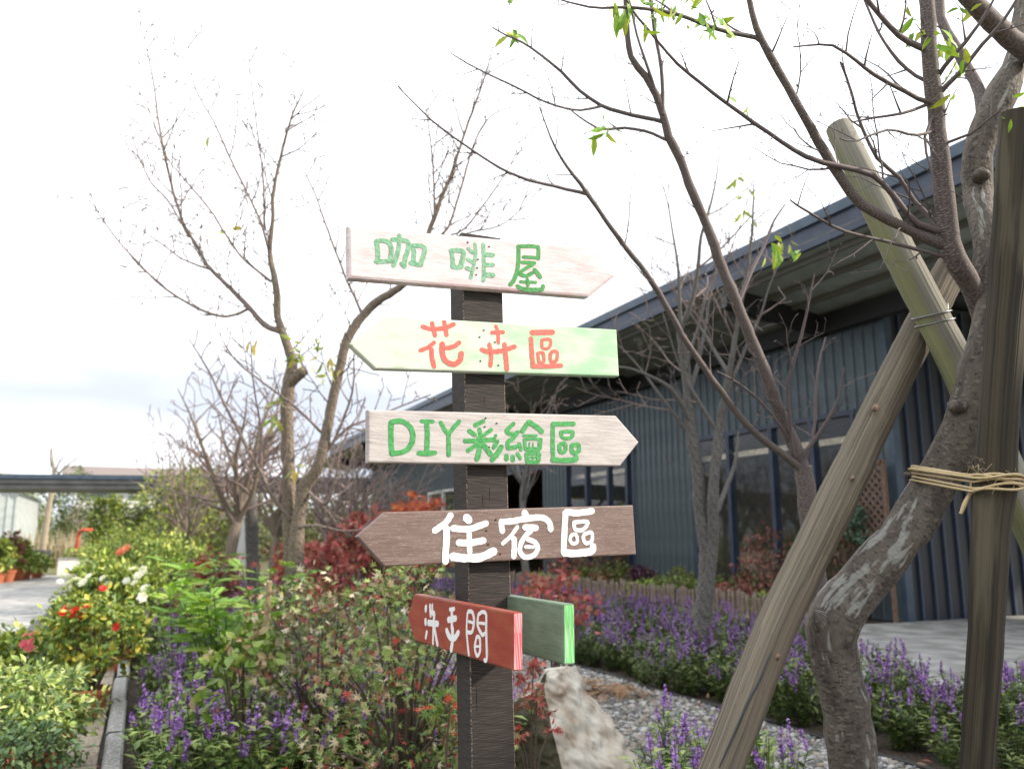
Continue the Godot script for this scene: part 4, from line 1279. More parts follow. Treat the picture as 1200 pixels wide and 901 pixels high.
func make_poles() -> void:
	var o := pole("brace_pole", "pale weathered brace pole with a long crack leaning right across the trees", [[735, 1140, 1.72, 52], [800, 1000, 1.8, 50], [847, 897, 1.89, 49], [907, 741, 2.03, 47], [974, 600, 2.17, 45], [1017, 510, 2.27, 42], [1060, 422, 2.38, 39], [1104, 336, 2.48, 37], [1117, 312, 2.5, 36]], M.pole_grey, 5)
	# the long drying crack and a small side stub with a nail
	var cr := limb([[843, 900, 1.845, 1.6], [865, 850, 1.882, 2.6], [893, 789, 1.94, 3.2], [922, 720, 2.006, 3.2], [948, 661, 2.065, 2.4], [970, 612, 2.112, 1.2]], 0.03)
	var b := MB.new()
	b.tube(cr[0], cr[1], 6)
	build(b, "crack", M.metal_dark, o)
	for q in [[1026, 478, 2.273, 8.0], [912, 770, 1.967, 6.0], [1000, 560, 2.182, 5.0]]:
		var kn := MB.new()
		var c: Vector3 = at(q[0], q[1], q[2])
		var r: float = q[3] * 0.5 * q[2] / FOCAL
		var dir := (at(1060, 422, 2.38) - at(907, 741, 2.03)).normalized()
		var out_ := (EYE - c).normalized()
		c += out_ * 0.035
		var sd := dir.cross(out_).normalized()
		var rows := []
		for j in 6:
			var f := j / 5.0
			var row := PackedVector3Array()
			for m in 13:
				var g := TAU * (m % 12) / 12
				row.append(c + (dir * cos(g) * 1.5 + sd * sin(g)) * r * (1.0 - f) + out_ * 0.012 * sin(f * PI * 0.5))
			rows.append(row)
		kn.sheet(rows, true)
		build(kn, "knot", M.brown_wood, o)
	pole("mossy_pole", "thick pole with green algae leaning left, its sawn end against the sky", [[1268, 745, 2.13, 43], [1202, 600, 2.2, 42], [1128, 440, 2.29, 40], [1106, 396, 2.31, 39], [1055, 297, 2.37, 37], [1008, 200, 2.44, 33], [983, 148, 2.5, 29]], M.pole_moss, 6)
	pole("dark_upright_pole", "dark brown upright pole at the right edge, roped to the trunk", [[1130, 1110, 1.86, 37], [1138, 1000, 1.88, 36], [1146, 890, 1.9, 37], [1156, 740, 1.92, 39], [1162, 620, 1.94, 41], [1166, 570, 1.95, 46], [1170, 500, 1.95, 43], [1180, 370, 1.97, 44], [1191, 230, 1.99, 45], [1197, 133, 2.0, 45]], M.pole_dark, 7)
	# straw rope round the trunk and the upright pole
	var rng := RandomNumberGenerator.new()
	rng.seed = 3
	var ca := at(1101, 558, 2.2); var cb := at(1167, 560, 1.945)
	var ra := 0.06; var rb := 0.047
	var rp := thing("straw_rope", "loops of pale straw rope tying the trunk to the dark pole", "rope", at(1120, 570, 2.0))
	for k in 7:
		var pts := PackedVector3Array(); var rad := PackedFloat32Array()
		var off := rng.randf_range(-0.016, 0.016)
		var ax := cb - ca; ax.y = 0
		var dir := ax.normalized(); var nrm := Vector3(-dir.z, 0, dir.x)
		var tilt := rng.randf_range(-0.03, 0.03)
		for j in 41:
			var a := TAU * j / 40.0 + 0.3
			var s := cos(a); var t := sin(a)
			var ctr := cb if s > 0 else ca
			var r := (rb if s > 0 else ra) + 0.004 + 0.0035 * (k % 3)
			var q := ctr + dir * s * r + nrm * t * r
			q.y += off + tilt * t * 0.3 + 0.003 * sin(a * 3 + k) + (0.008 if s < 0 else -0.01) * (1.0 + 0.3 * (k % 2))
			pts.append(q); rad.append(0.0032)
		var l := smooth(pts, rad, 0.012)
		b = MB.new()
		b.tube(l[0], l[1], 6, 0.25, noise(0.6, k))
		build(b, "strand", M.straw, rp)
	var tail := limb([[1140, 566, 1.99, 6], [1137, 578, 1.97, 5], [1130, 590, 1.96, 6], [1126, 602, 1.96, 4]], 0.01)
	b = MB.new()
	b.tube(tail[0], tail[1], 6)
	for k in 26:
		var q: Vector3 = cb + Vector3(rng.randf_range(-0.16, 0.05), rng.randf_range(-0.03, 0.03), 0.06 + rng.randf_range(-0.01, 0.015))
		var d := jitter(rng) * 0.012
		b.tube(PackedVector3Array([q, q + d, q + d * 1.8 + Vector3(0, -0.006, 0)]), PackedFloat32Array([0.0007, 0.0005, 0.0003]), 3, 0.0, null, false)
	build(b, "frayed_end", M.straw, rp)
	# wire tie where the two leaning poles cross
	var wt := thing("wire_tie", "grey wire wound round the two crossing poles", "wire", at(1085, 375, 2.3))
	var wc := at(1080, 375, 2.33)
	var ax2 := (at(1055, 297, 2.37) - at(1128, 440, 2.29)).normalized()
	var wx := ax2.cross(Vector3(0.2, 0.1, 1)).normalized(); var wy := ax2.cross(wx)
	for k in 2:
		var pts := PackedVector3Array(); var rad := PackedFloat32Array()
		for j in 33:
			var a := TAU * j / 32.0
			pts.append(at(1092 + 4 * k, 369 + 9 * k, 2.326) + wx * cos(a) * 0.0505 + wy * sin(a) * 0.0505 + ax2 * 0.012 * sin(a))
			rad.append(0.0022)
		b = MB.new()
		b.tube(pts, rad, 6)
		build(b, "wire_loop", M.wire, wt)
	b = MB.new()
	var lw := limb([[1108, 338, 2.46, 2], [1112, 365, 2.4, 2], [1116, 400, 2.38, 2]], 0.02)
	b.tube(lw[0], lw[1], 5)
	build(b, "loose_wire", M.wire, wt)

# ------------------------------------------------------------------ the trees that stand near
func fresh_leaves(tree: Node3D, spots: Array, rng: RandomNumberGenerator, size: float, palette: Array, down := 0.7) -> void:
	# spots: [u, v, distance, spread in px, how many]
	for s in spots:
		for k in s[4]:
			var q := at(s[0] + rng.randf_range(-1, 1) * s[3], s[1] + rng.randf_range(-0.7, 0.7) * s[3], s[2] + rng.randf_range(-0.08, 0.08))
			var d := (Vector3(0, -down, 0) + jitter(rng) * 0.5).normalized()
			var o := part("leaf", M.m_blade, leaf_mat(palette[rng.randi() % palette.size()]), tree)
			var x := leaf_place(q, d, jitter(rng), size * rng.randf_range(0.6, 1.15))
			x.origin -= tree.position
			o.transform = x

func make_near_trees() -> void:
	var rng := RandomNumberGenerator.new()
	rng.seed = 21
	var lime := [Color(0.2, 0.36, 0.04), Color(0.28, 0.42, 0.05), Color(0.14, 0.28, 0.03), Color(0.36, 0.42, 0.06)]
	# the roped cherry tree on the right
	var f := thing("cherry_tree", "near cherry tree with lichened forked trunk, roped to the dark pole at right", "tree", at(1008, 1135, 2.2))
	branch(f, [[1018, 1145, 2.2, 92], [1011, 1010, 2.2, 63], [1001, 905, 2.2, 56], [990, 820, 2.2, 52], [979, 768, 2.2, 54], [975, 738, 2.2, 60], [986, 712, 2.2, 59], [1005, 690, 2.2, 55], [1030, 660, 2.2, 52], [1066, 617, 2.2, 50], [1096, 566, 2.2, 48], [1122, 518, 2.18, 46], [1139, 472, 2.15, 44], [1151, 420, 2.14, 41], [1161, 375, 2.15, 38], [1163, 330, 2.18, 36], [1157, 270, 2.22, 34], [1146, 222, 2.3, 34], [1146, 182, 2.3, 33], [1160, 138, 2.3, 33], [1176, 108, 2.3, 36], [1188, 80, 2.32, 26], [1195, 40, 2.35, 20], [1202, -30, 2.4, 17]], M.bark_lichen, rng, 28, 0.3, 0.0, 0.003, 1, 0.04, "trunk")
	branch(f, [[985, 775, 2.2, 44], [972, 748, 2.19, 40], [963, 732, 2.18, 32], [957, 721, 2.17, 20], [954, 716, 2.17, 4]], M.bark_lichen, rng, 16, 0.3, 0.0, 0.003, 1, 0.04, "pruned_stub")
	# a healed knot on the limb and old scars
	for k in [[1122, 476, 2.125, 12], [1064, 556, 2.17, 5], [1150, 205, 2.26, 11]]:
		var kb := MB.new()
		var c := at(k[0], k[1], k[2])
		var rows := []
		var kr: float = k[3] * k[2] / FOCAL
		for j in 8:
			var a := PI * j / 7.0
			var row := PackedVector3Array()
			for m in 13:
				var g := TAU * (m % 12) / 12
				row.append(c + Vector3(cos(g) * sin(a), -cos(a) * 0.7, -sin(g) * sin(a)) * kr * (1.0 + 0.35 * M.lump.get_noise_3d(cos(g) * 40 + k[0], sin(g) * 40, a * 30)))
			rows.append(row)
		kb.sheet(rows, true)
		build(kb, "knot", M.bark_lichen, f)
	finest = 0.0009
	var rb := [
		[[[1160, 392, 2.22, 27], [1140, 338, 2.17, 24.3], [1119, 302, 2.13, 25.2], [1111, 262, 2.12, 22.5], [1103, 190, 2.1, 20.7], [1095, 110, 2.08, 19.8], [1090, 50, 2.06, 18], [1083, -35, 2.05, 16.2]], 16, 0.09, 0.16],
		[[[1215, 66, 2.27, 24.3], [1190, 50, 2.25, 23.4], [1165, 26, 2.2, 21.6], [1125, -14, 2.15, 19.8]], 12, 0.2, 0.1],
		[[[1153, 150, 2.32, 16.2], [1149, 108, 2.36, 14.4], [1135, 80, 2.4, 13.5], [1116, 52, 2.42, 12.6], [1104, 20, 2.45, 10.8], [1098, -30, 2.48, 9]], 10, 0.15, 0.15],
		[[[1116, 290, 2.13, 15.3], [1085, 279, 2.12, 13.5], [1043, 259, 2.1, 12.6], [1010, 238, 2.08, 12.6], [985, 208, 2.06, 11.7], [960, 165, 2.03, 10.8], [941, 132, 2.0, 9.9], [915, 85, 1.98, 9], [893, 48, 1.96, 8.1], [882, 15, 1.95, 7.2], [874, -25, 1.95, 6.3]], 10, 0.14, 0.22],
		[[[895, 50, 1.96, 6.3], [886, 44, 1.96, 5.4], [840, 34, 1.93, 5], [790, 16, 1.9, 4.3], [740, 9, 1.88, 3.6], [690, 8, 1.86, 2.7], [652, -2, 1.85, 1.8]], 6, 0.1, 0.14],
		[[[1112, 272, 2.12, 8.1], [1075, 262, 2.1, 7.7], [1045, 228, 2.08, 7.2], [1024, 205, 2.06, 6.8], [985, 195, 2.04, 6.3], [945, 183, 2.02, 5.6], [900, 155, 2, 4.9], [838, 110, 1.97, 4.1], [795, 75, 1.95, 3.6], [760, 35, 1.93, 3.1], [738, 8, 1.92, 2.7], [725, -25, 1.92, 1.8]], 6, 0.12, 0.2],
		[[[1112, 302, 2.13, 5], [1060, 288, 2.1, 4.3], [990, 271, 2.06, 3.8], [950, 250, 2.03, 2.9], [926, 234, 2.0, 1.8]], 6, 0.14, 0.12],
		[[[1093, 121, 2.08, 6.3], [1077, 115, 2.06, 5.4], [1025, 87, 2.03, 4.5], [1005, 72, 2.02, 4], [976, 53, 2, 3.1], [930, 55, 1.98, 1.8]], 6, 0.08, 0.16],
		[[[1092, 120, 2.08, 4.5], [1057, 133, 2.05, 3.6], [1025, 138, 2.03, 2.9], [999, 143, 2.02, 1.8]], 6, 0.09, 0.14],
		[[[1090, 60, 2.06, 8.1], [1065, 49, 2.05, 7.2], [1045, 32, 2.03, 6.3], [1031, 17, 2.02, 5.9], [1012, -8, 2.01, 5.4]], 6, 0.1, 0.14],
		[[[1094, 99, 2.08, 5.4], [1074, 89, 2.1, 4.5], [1054, 72, 2.12, 4.5], [1037, 49, 2.13, 3.6], [1025, 26, 2.14, 3.1], [1011, -6, 2.15, 2.7]], 6, 0.1, 0.12],
		[[[1098, 92, 2.08, 5.4], [1107, 78, 2.05, 5], [1132, 49, 2.0, 4.5], [1149, 26, 1.98, 3.6], [1168, -6, 1.96, 2.7]], 6, 0.1, 0.1],
		[[[1100, 112, 2.08, 6.3], [1109, 101, 2.06, 5.9], [1126, 84, 2.04, 5.4], [1152, 52, 2.0, 4.5], [1175, 26, 1.97, 4], [1194, -4, 1.95, 3.1]], 6, 0.1, 0.12],
		[[[1104, 168, 2.1, 4.5], [1113, 166, 2.08, 4], [1138, 156, 2.05, 3.6], [1161, 138, 2.02, 2.7], [1176, 127, 2.0, 1.8]], 6, 0.12, 0.1],
		[[[1104, 275, 2.12, 6.3], [1091, 257, 2.14, 5.9], [1072, 235, 2.16, 5.4], [1054, 208, 2.16, 5], [1028, 185, 2.16, 4.5], [1011, 150, 2.15, 4], [999, 110, 2.14, 3.6], [985, 72, 2.13, 2.7]], 6, 0.07, 0.16],
		[[[1101, 150, 2.1, 4.5], [1075, 158, 2.04, 3.6], [1040, 152, 2.0, 3.1], [1005, 165, 1.97, 2.3], [985, 162, 1.95, 1.8]], 6, 0.09, 0.14],
		[[[1098, 130, 2.08, 4.5], [1084, 160, 2.06, 3.6], [1092, 200, 2.04, 2.7], [1100, 235, 2.03, 1.8]], 5, 0.1, 0.08],
	]
	var k := 0
	for l in rb:
		branch(f, l[0], M.bark if l[1] > 9 else M.bark_thin, rng, l[1], l[2] * 0.8, l[3] * 1.5, 0.003, 1, 0.035, "branch", 0.08)
	fresh_leaves(f, [[1100, 45, 2.04, 18, 20], [1128, 75, 2.05, 12, 8], [1082, 30, 2.1, 16, 10], [1190, 118, 2.0, 10, 5], [1117, 110, 2.0, 4, 2], [785, 6, 1.88, 45, 42], [735, 5, 1.9, 30, 22], [838, 28, 1.93, 16, 16], [1140, 4, 2.2, 18, 5], [1186, 140, 2.0, 8, 3]], rng, 0.05, lime)
	# the slender cherry tree behind it
	var m := thing("cherry_tree", "slender leaning cherry tree behind the brace pole, branches reaching over the signpost", "tree", at(1003, 963, 3.4))
	branch(m, [[1004, 970, 3.4, 26], [990, 880, 3.4, 23], [974, 780, 3.4, 21], [962, 700, 3.4, 21], [949, 610, 3.4, 21], [945, 570, 3.4, 23], [942, 546, 3.4, 20]], M.bark, rng, 14, 0.3, 0.0, 0.003, 1, 0.05, "trunk")
	finest = 0.0014
	var ml := [
		[[[944, 556, 3.4, 16.6], [928, 515, 3.4, 15.6], [910, 474, 3.38, 14.7], [900, 445, 3.36, 13.8], [880, 395, 3.33, 12.9], [862, 351, 3.3, 12.9], [842, 302, 3.27, 12], [828, 262, 3.25, 11], [813, 228, 3.22, 11], [798, 190, 3.2, 10.1], [784, 160, 3.18, 10.1], [774, 124, 3.15, 9.2], [757, 90, 3.12, 8.3], [739, 66, 3.1, 7.4], [735, 30, 3.08, 6.4], [732, -20, 3.05, 5.5]], 12, 0.3, 0.25],
		[[[943, 556, 3.4, 10.1], [926, 538, 3.38, 9.2], [900, 520, 3.36, 8.3], [875, 497, 3.33, 7.8], [848, 462, 3.3, 7.8], [822, 426, 3.26, 7.4], [800, 392, 3.22, 7.4], [782, 360, 3.2, 7.4], [758, 322, 3.16, 6.9], [733, 289, 3.13, 6.4], [708, 255, 3.1, 5.5], [689, 227, 3.07, 5.1], [672, 205, 3.05, 4.1], [658, 185, 3.03, 3.2], [645, 160, 3, 2.3], [632, 125, 3, 1.4]], 8, 0.16, 0.35],
		[[[690, 228, 3.07, 4.6], [650, 218, 3.04, 4.1], [618, 211, 3.0, 3.7], [585, 196, 2.98, 3.2], [545, 170, 2.95, 2.8], [505, 140, 2.92, 2.3], [466, 101, 2.9, 1.5]], 6, 0.2, 0.16],
		[[[778, 143, 3.17, 5.5], [740, 134, 3.15, 5.1], [704, 123, 3.12, 4.6], [680, 106, 3.1, 4.1], [658, 84, 3.08, 3.7], [635, 65, 3.05, 3.2], [612, 49, 3.03, 2.8], [595, 42, 3.0, 2.3], [577, 32, 3, 1.8]], 6, 0.18, 0.16],
		[[[706, 124, 3.12, 3.7], [688, 128, 3.1, 3.5], [670, 128, 3.08, 3.2], [640, 120, 3.05, 2.9], [605, 102, 3.02, 2.8], [560, 81, 2.98, 2.3], [528, 62, 2.95, 1.5]], 6, 0.2, 0.16],
		[[[784, 165, 3.18, 4.1], [755, 153, 3.16, 3.7], [733, 150, 3.15, 3.7], [715, 151, 3.13, 3.3], [699, 149, 3.1, 2.8], [680, 137, 3.08, 2.4], [667, 127, 3.05, 1.7]], 6, 0.15, 0.12],
		[[[777, 134, 3.15, 5.5], [775, 80, 3.13, 4.6], [768, 40, 3.12, 4.1], [762, 0, 3.1, 3.7], [758, -30, 3.1, 2.8]], 6, 0.2, 0.14],
		[[[772, 120, 3.14, 4.6], [758, 75, 3.1, 3.7], [746, 40, 3.08, 3.1], [735, -15, 3.05, 2.3]], 6, 0.2, 0.14],
		[[[944, 552, 3.4, 6.4], [939, 538, 3.38, 6], [960, 509, 3.35, 5.1], [977, 480, 3.32, 4.1], [986, 455, 3.3, 2.8], [990, 430, 3.28, 1.8]], 6, 0.12, 0.3],
		[[[932, 536, 3.38, 5.5], [928, 520, 3.36, 5.1], [924, 460, 3.32, 4.6], [926, 440, 3.3, 4.1], [942, 382, 3.25, 3.2], [955, 320, 3.2, 1.8]], 6, 0.12, 0.3],
		[[[943, 540, 3.38, 4.6], [955, 500, 3.42, 4.1], [958, 440, 3.44, 3.2], [968, 395, 3.46, 1.8]], 6, 0.12, 0.25],
		[[[925, 515, 3.36, 3.7], [900, 480, 3.3, 3.2], [870, 452, 3.25, 2.8], [840, 435, 3.2, 1.8]], 6, 0.12, 0.2],
		[[[865, 358, 3.3, 5.5], [880, 320, 3.35, 4.6], [895, 290, 3.4, 3.7], [908, 258, 3.42, 2.8], [920, 240, 3.44, 1.8]], 6, 0.12, 0.16],
	]
	for l in ml:
		branch(m, l[0], M.bark if l[1] > 7 else M.bark_thin, rng, l[1], l[2] * 0.75, l[3] * 1.3, 0.0032, 1, 0.05)
	fresh_leaves(m, [[600, 38, 3.0, 8, 7], [706, 152, 3.1, 11, 9], [598, 4, 2.98, 5, 2], [870, 118, 3.2, 9, 3], [905, 292, 3.42, 14, 7], [930, 290, 3.42, 10, 3]], rng, 0.075, lime)
	# the two-stemmed cherry tree left of the signpost
	var l := thing("cherry_tree", "two-stemmed bare cherry tree with a sawn stub left of the signpost", "tree", at(346, 795, 6.5))
	finest = 0.0042
	var lb := [
		[[[352, 800, 6.5, 29.9], [348, 740, 6.5, 23.8], [343, 680, 6.5, 19.4], [339, 622, 6.5, 15.8], [338, 566, 6.5, 15], [336, 504, 6.5, 15], [336, 467, 6.5, 15], [339, 446, 6.5, 15.8], [342, 424, 6.5, 12.3], [333, 395, 6.5, 9.7], [325, 370, 6.5, 8.8], [324, 340, 6.5, 7.9], [316, 295, 6.5, 6.2], [319, 260, 6.5, 4.8], [320, 229, 6.5, 4.4], [326, 196, 6.5, 3.7], [333, 166, 6.5, 3.1], [342, 135, 6.5, 2.3], [350, 118, 6.5, 1.8], [357, 104, 6.5, 1.1]], 14, 0.16, 0.5, "trunk", 0.5],
		[[[352, 790, 6.46, 26.4], [349, 700, 6.45, 21.1], [347, 640, 6.42, 17.6], [355, 579, 6.42, 15], [373, 545, 6.4, 13.2], [383, 504, 6.4, 12.3], [392, 458, 6.4, 11.4], [400, 425, 6.4, 11.4], [408, 395, 6.4, 11.4], [432, 362, 6.4, 10.6], [455, 345, 6.35, 9.7], [478, 328, 6.3, 7.9], [495, 296, 6.3, 7], [505, 265, 6.3, 6.2], [517, 232, 6.3, 5.3], [529, 204, 6.3, 4.4], [540, 170, 6.3, 3.5], [549, 143, 6.3, 3], [569, 87, 6.3, 2.1], [578, 52, 6.3, 1.1]], 12, 0.16, 0.5, "trunk", 0.4],
		[[[338, 452, 6.5, 13.2], [347, 442, 6.47, 13.2], [356, 434, 6.44, 12.3]], 10, 0.5, 0.0, "pruned_stub", 0.1],
		[[[327, 388, 6.5, 7.9], [309, 380, 6.5, 7.9], [291, 360, 6.5, 7], [268, 336, 6.5, 5.7], [246, 315, 6.5, 4.8], [230, 288, 6.5, 4.4], [215, 262, 6.5, 3.9], [202, 222, 6.5, 3.5], [193, 184, 6.5, 3], [185, 140, 6.5, 2.5], [180, 100, 6.5, 1.9], [172, 60, 6.5, 1.5], [162, 22, 6.5, 0.9]], 6, 0.14, 0.5, "branch", 0.1],
		[[[292, 361, 6.5, 4], [264, 371, 6.45, 3.7], [229, 360, 6.4, 3.3], [189, 335, 6.35, 2.8], [158, 304, 6.3, 2.5], [131, 273, 6.3, 1.8], [104, 233, 6.3, 0.9]], 6, 0.14, 0.4, "branch", 0.1],
		[[[247, 316, 6.5, 2.8], [215, 304, 6.55, 2.5], [184, 282, 6.6, 1.9], [149, 258, 6.6, 0.9]], 5, 0.14, 0.35, "branch", 0.1],
		[[[221, 278, 6.5, 2.6], [198, 237, 6.6, 2.3], [175, 211, 6.65, 1.9], [158, 171, 6.7, 1.5], [149, 138, 6.7, 0.9]], 5, 0.14, 0.35, "branch", 0.1],
		[[[318, 330, 6.5, 3.7], [286, 304, 6.4, 3.2], [269, 282, 6.38, 2.8], [246, 246, 6.35, 2.5], [220, 215, 6.3, 2.1], [195, 184, 6.3, 1.5], [184, 156, 6.3, 0.9]], 5, 0.14, 0.4, "branch", 0.1],
		[[[316, 298, 6.5, 3.9], [306, 262, 6.45, 3.3], [291, 229, 6.42, 2.8], [269, 184, 6.4, 2.5], [251, 144, 6.38, 1.9], [229, 104, 6.36, 1.5], [219, 52, 6.35, 0.9]], 5, 0.14, 0.4, "branch", 0.1],
		[[[310, 270, 6.5, 3], [308, 211, 6.55, 2.5], [302, 158, 6.6, 1.9], [295, 104, 6.6, 1.4], [291, 62, 6.6, 0.9]], 5, 0.14, 0.35, "branch", 0.1],
		[[[333, 168, 6.5, 2.1], [342, 138, 6.52, 1.8], [362, 131, 6.55, 1.4], [393, 120, 6.6, 0.8]], 5, 0.14, 0.25, "branch", 0.1],
		[[[425, 372, 6.4, 4.4], [421, 360, 6.42, 3.9], [406, 327, 6.45, 3.3], [386, 276, 6.5, 2.8], [370, 230, 6.5, 1.9], [354, 197, 6.5, 1.1]], 5, 0.13, 0.4, "branch", 0.1],
		[[[503, 280, 6.3, 4], [523, 270, 6.32, 3.5], [539, 224, 6.35, 3], [554, 173, 6.4, 2.5], [569, 143, 6.4, 1.9], [590, 128, 6.45, 1.4], [622, 124, 6.5, 0.8]], 5, 0.13, 0.4, "branch", 0.1],
		[[[509, 260, 6.3, 3.2], [508, 204, 6.25, 2.5], [503, 153, 6.2, 1.8], [498, 126, 6.2, 0.9]], 5, 0.13, 0.35, "branch", 0.1],
		[[[528, 275, 6.32, 2.6], [544, 268, 6.35, 2.5], [574, 230, 6.4, 1.9], [600, 189, 6.45, 1.4], [613, 146, 6.5, 0.8]], 5, 0.13, 0.3, "branch", 0.1],
		[[[500, 290, 6.3, 2.8], [549, 273, 6.25, 2.3], [590, 262, 6.2, 1.8], [627, 228, 6.2, 0.9]], 5, 0.13, 0.3, "branch", 0.1],
		[[[340, 608, 6.45, 6.2], [325, 590, 6.4, 5.7], [314, 573, 6.35, 5.3], [305, 554, 6.3, 4.8], [280, 507, 6.25, 4], [258, 464, 6.2, 3.2], [243, 433, 6.2, 2.3], [221, 397, 6.2, 1.2]], 6, 0.14, 0.4, "branch", 0.1],
		[[[306, 556, 6.3, 3.2], [305, 504, 6.35, 2.6], [296, 442, 6.4, 1.9], [293, 388, 6.4, 1]], 5, 0.14, 0.35, "branch", 0.1],
		[[[378, 508, 6.38, 3.7], [345, 476, 6.3, 3.2], [308, 448, 6.25, 2.6], [274, 420, 6.2, 1.9], [250, 378, 6.2, 1]], 5, 0.14, 0.4, "branch", 0.1],
		[[[386, 528, 6.4, 3.9], [404, 486, 6.35, 3.3], [414, 451, 6.3, 2.6], [414, 408, 6.3, 1.2]], 5, 0.14, 0.3, "branch", 0.1],
		[[[384, 524, 6.4, 4], [408, 501, 6.45, 3.5], [430, 492, 6.5, 3], [465, 478, 6.6, 2.3], [505, 462, 6.7, 1.6]], 5, 0.14, 0.35, "branch", 0.1],
		[[[360, 575, 6.42, 5.3], [380, 590, 6.3, 4.4], [392, 566, 6.25, 3.5], [398, 530, 6.2, 2.6], [410, 500, 6.2, 1.4]], 5, 0.14, 0.35, "branch", 0.1],
		[[[345, 618, 6.4, 4.4], [372, 616, 6.3, 3.5], [400, 622, 6.2, 2.6], [430, 620, 6.2, 1.8]], 5, 0.2, 0.2, "branch", 0.1],
	]
	for q in lb:
		branch(l, q[0], M.bark_tan if q[1] > 7 else M.limb_pale, rng, q[1], q[2] * 0.6, q[3] * 1.25, 0.0072, 1, 0.07, q[4], q[5])
	finest = 0.0006
	var yg := [Color(0.4, 0.42, 0.06), Color(0.3, 0.36, 0.06), Color(0.5, 0.4, 0.08), Color(0.2, 0.3, 0.05)]
	fresh_leaves(l, [[362, 412, 6.4, 22, 16], [385, 425, 6.35, 12, 8], [377, 440, 6.35, 8, 6], [325, 490, 6.3, 8, 10], [345, 548, 6.3, 8, 5], [245, 158, 6.4, 3, 2], [295, 400, 6.4, 14, 5], [268, 270, 6.4, 8, 3], [325, 466, 6.3, 8, 5]], rng, 0.11, yg)

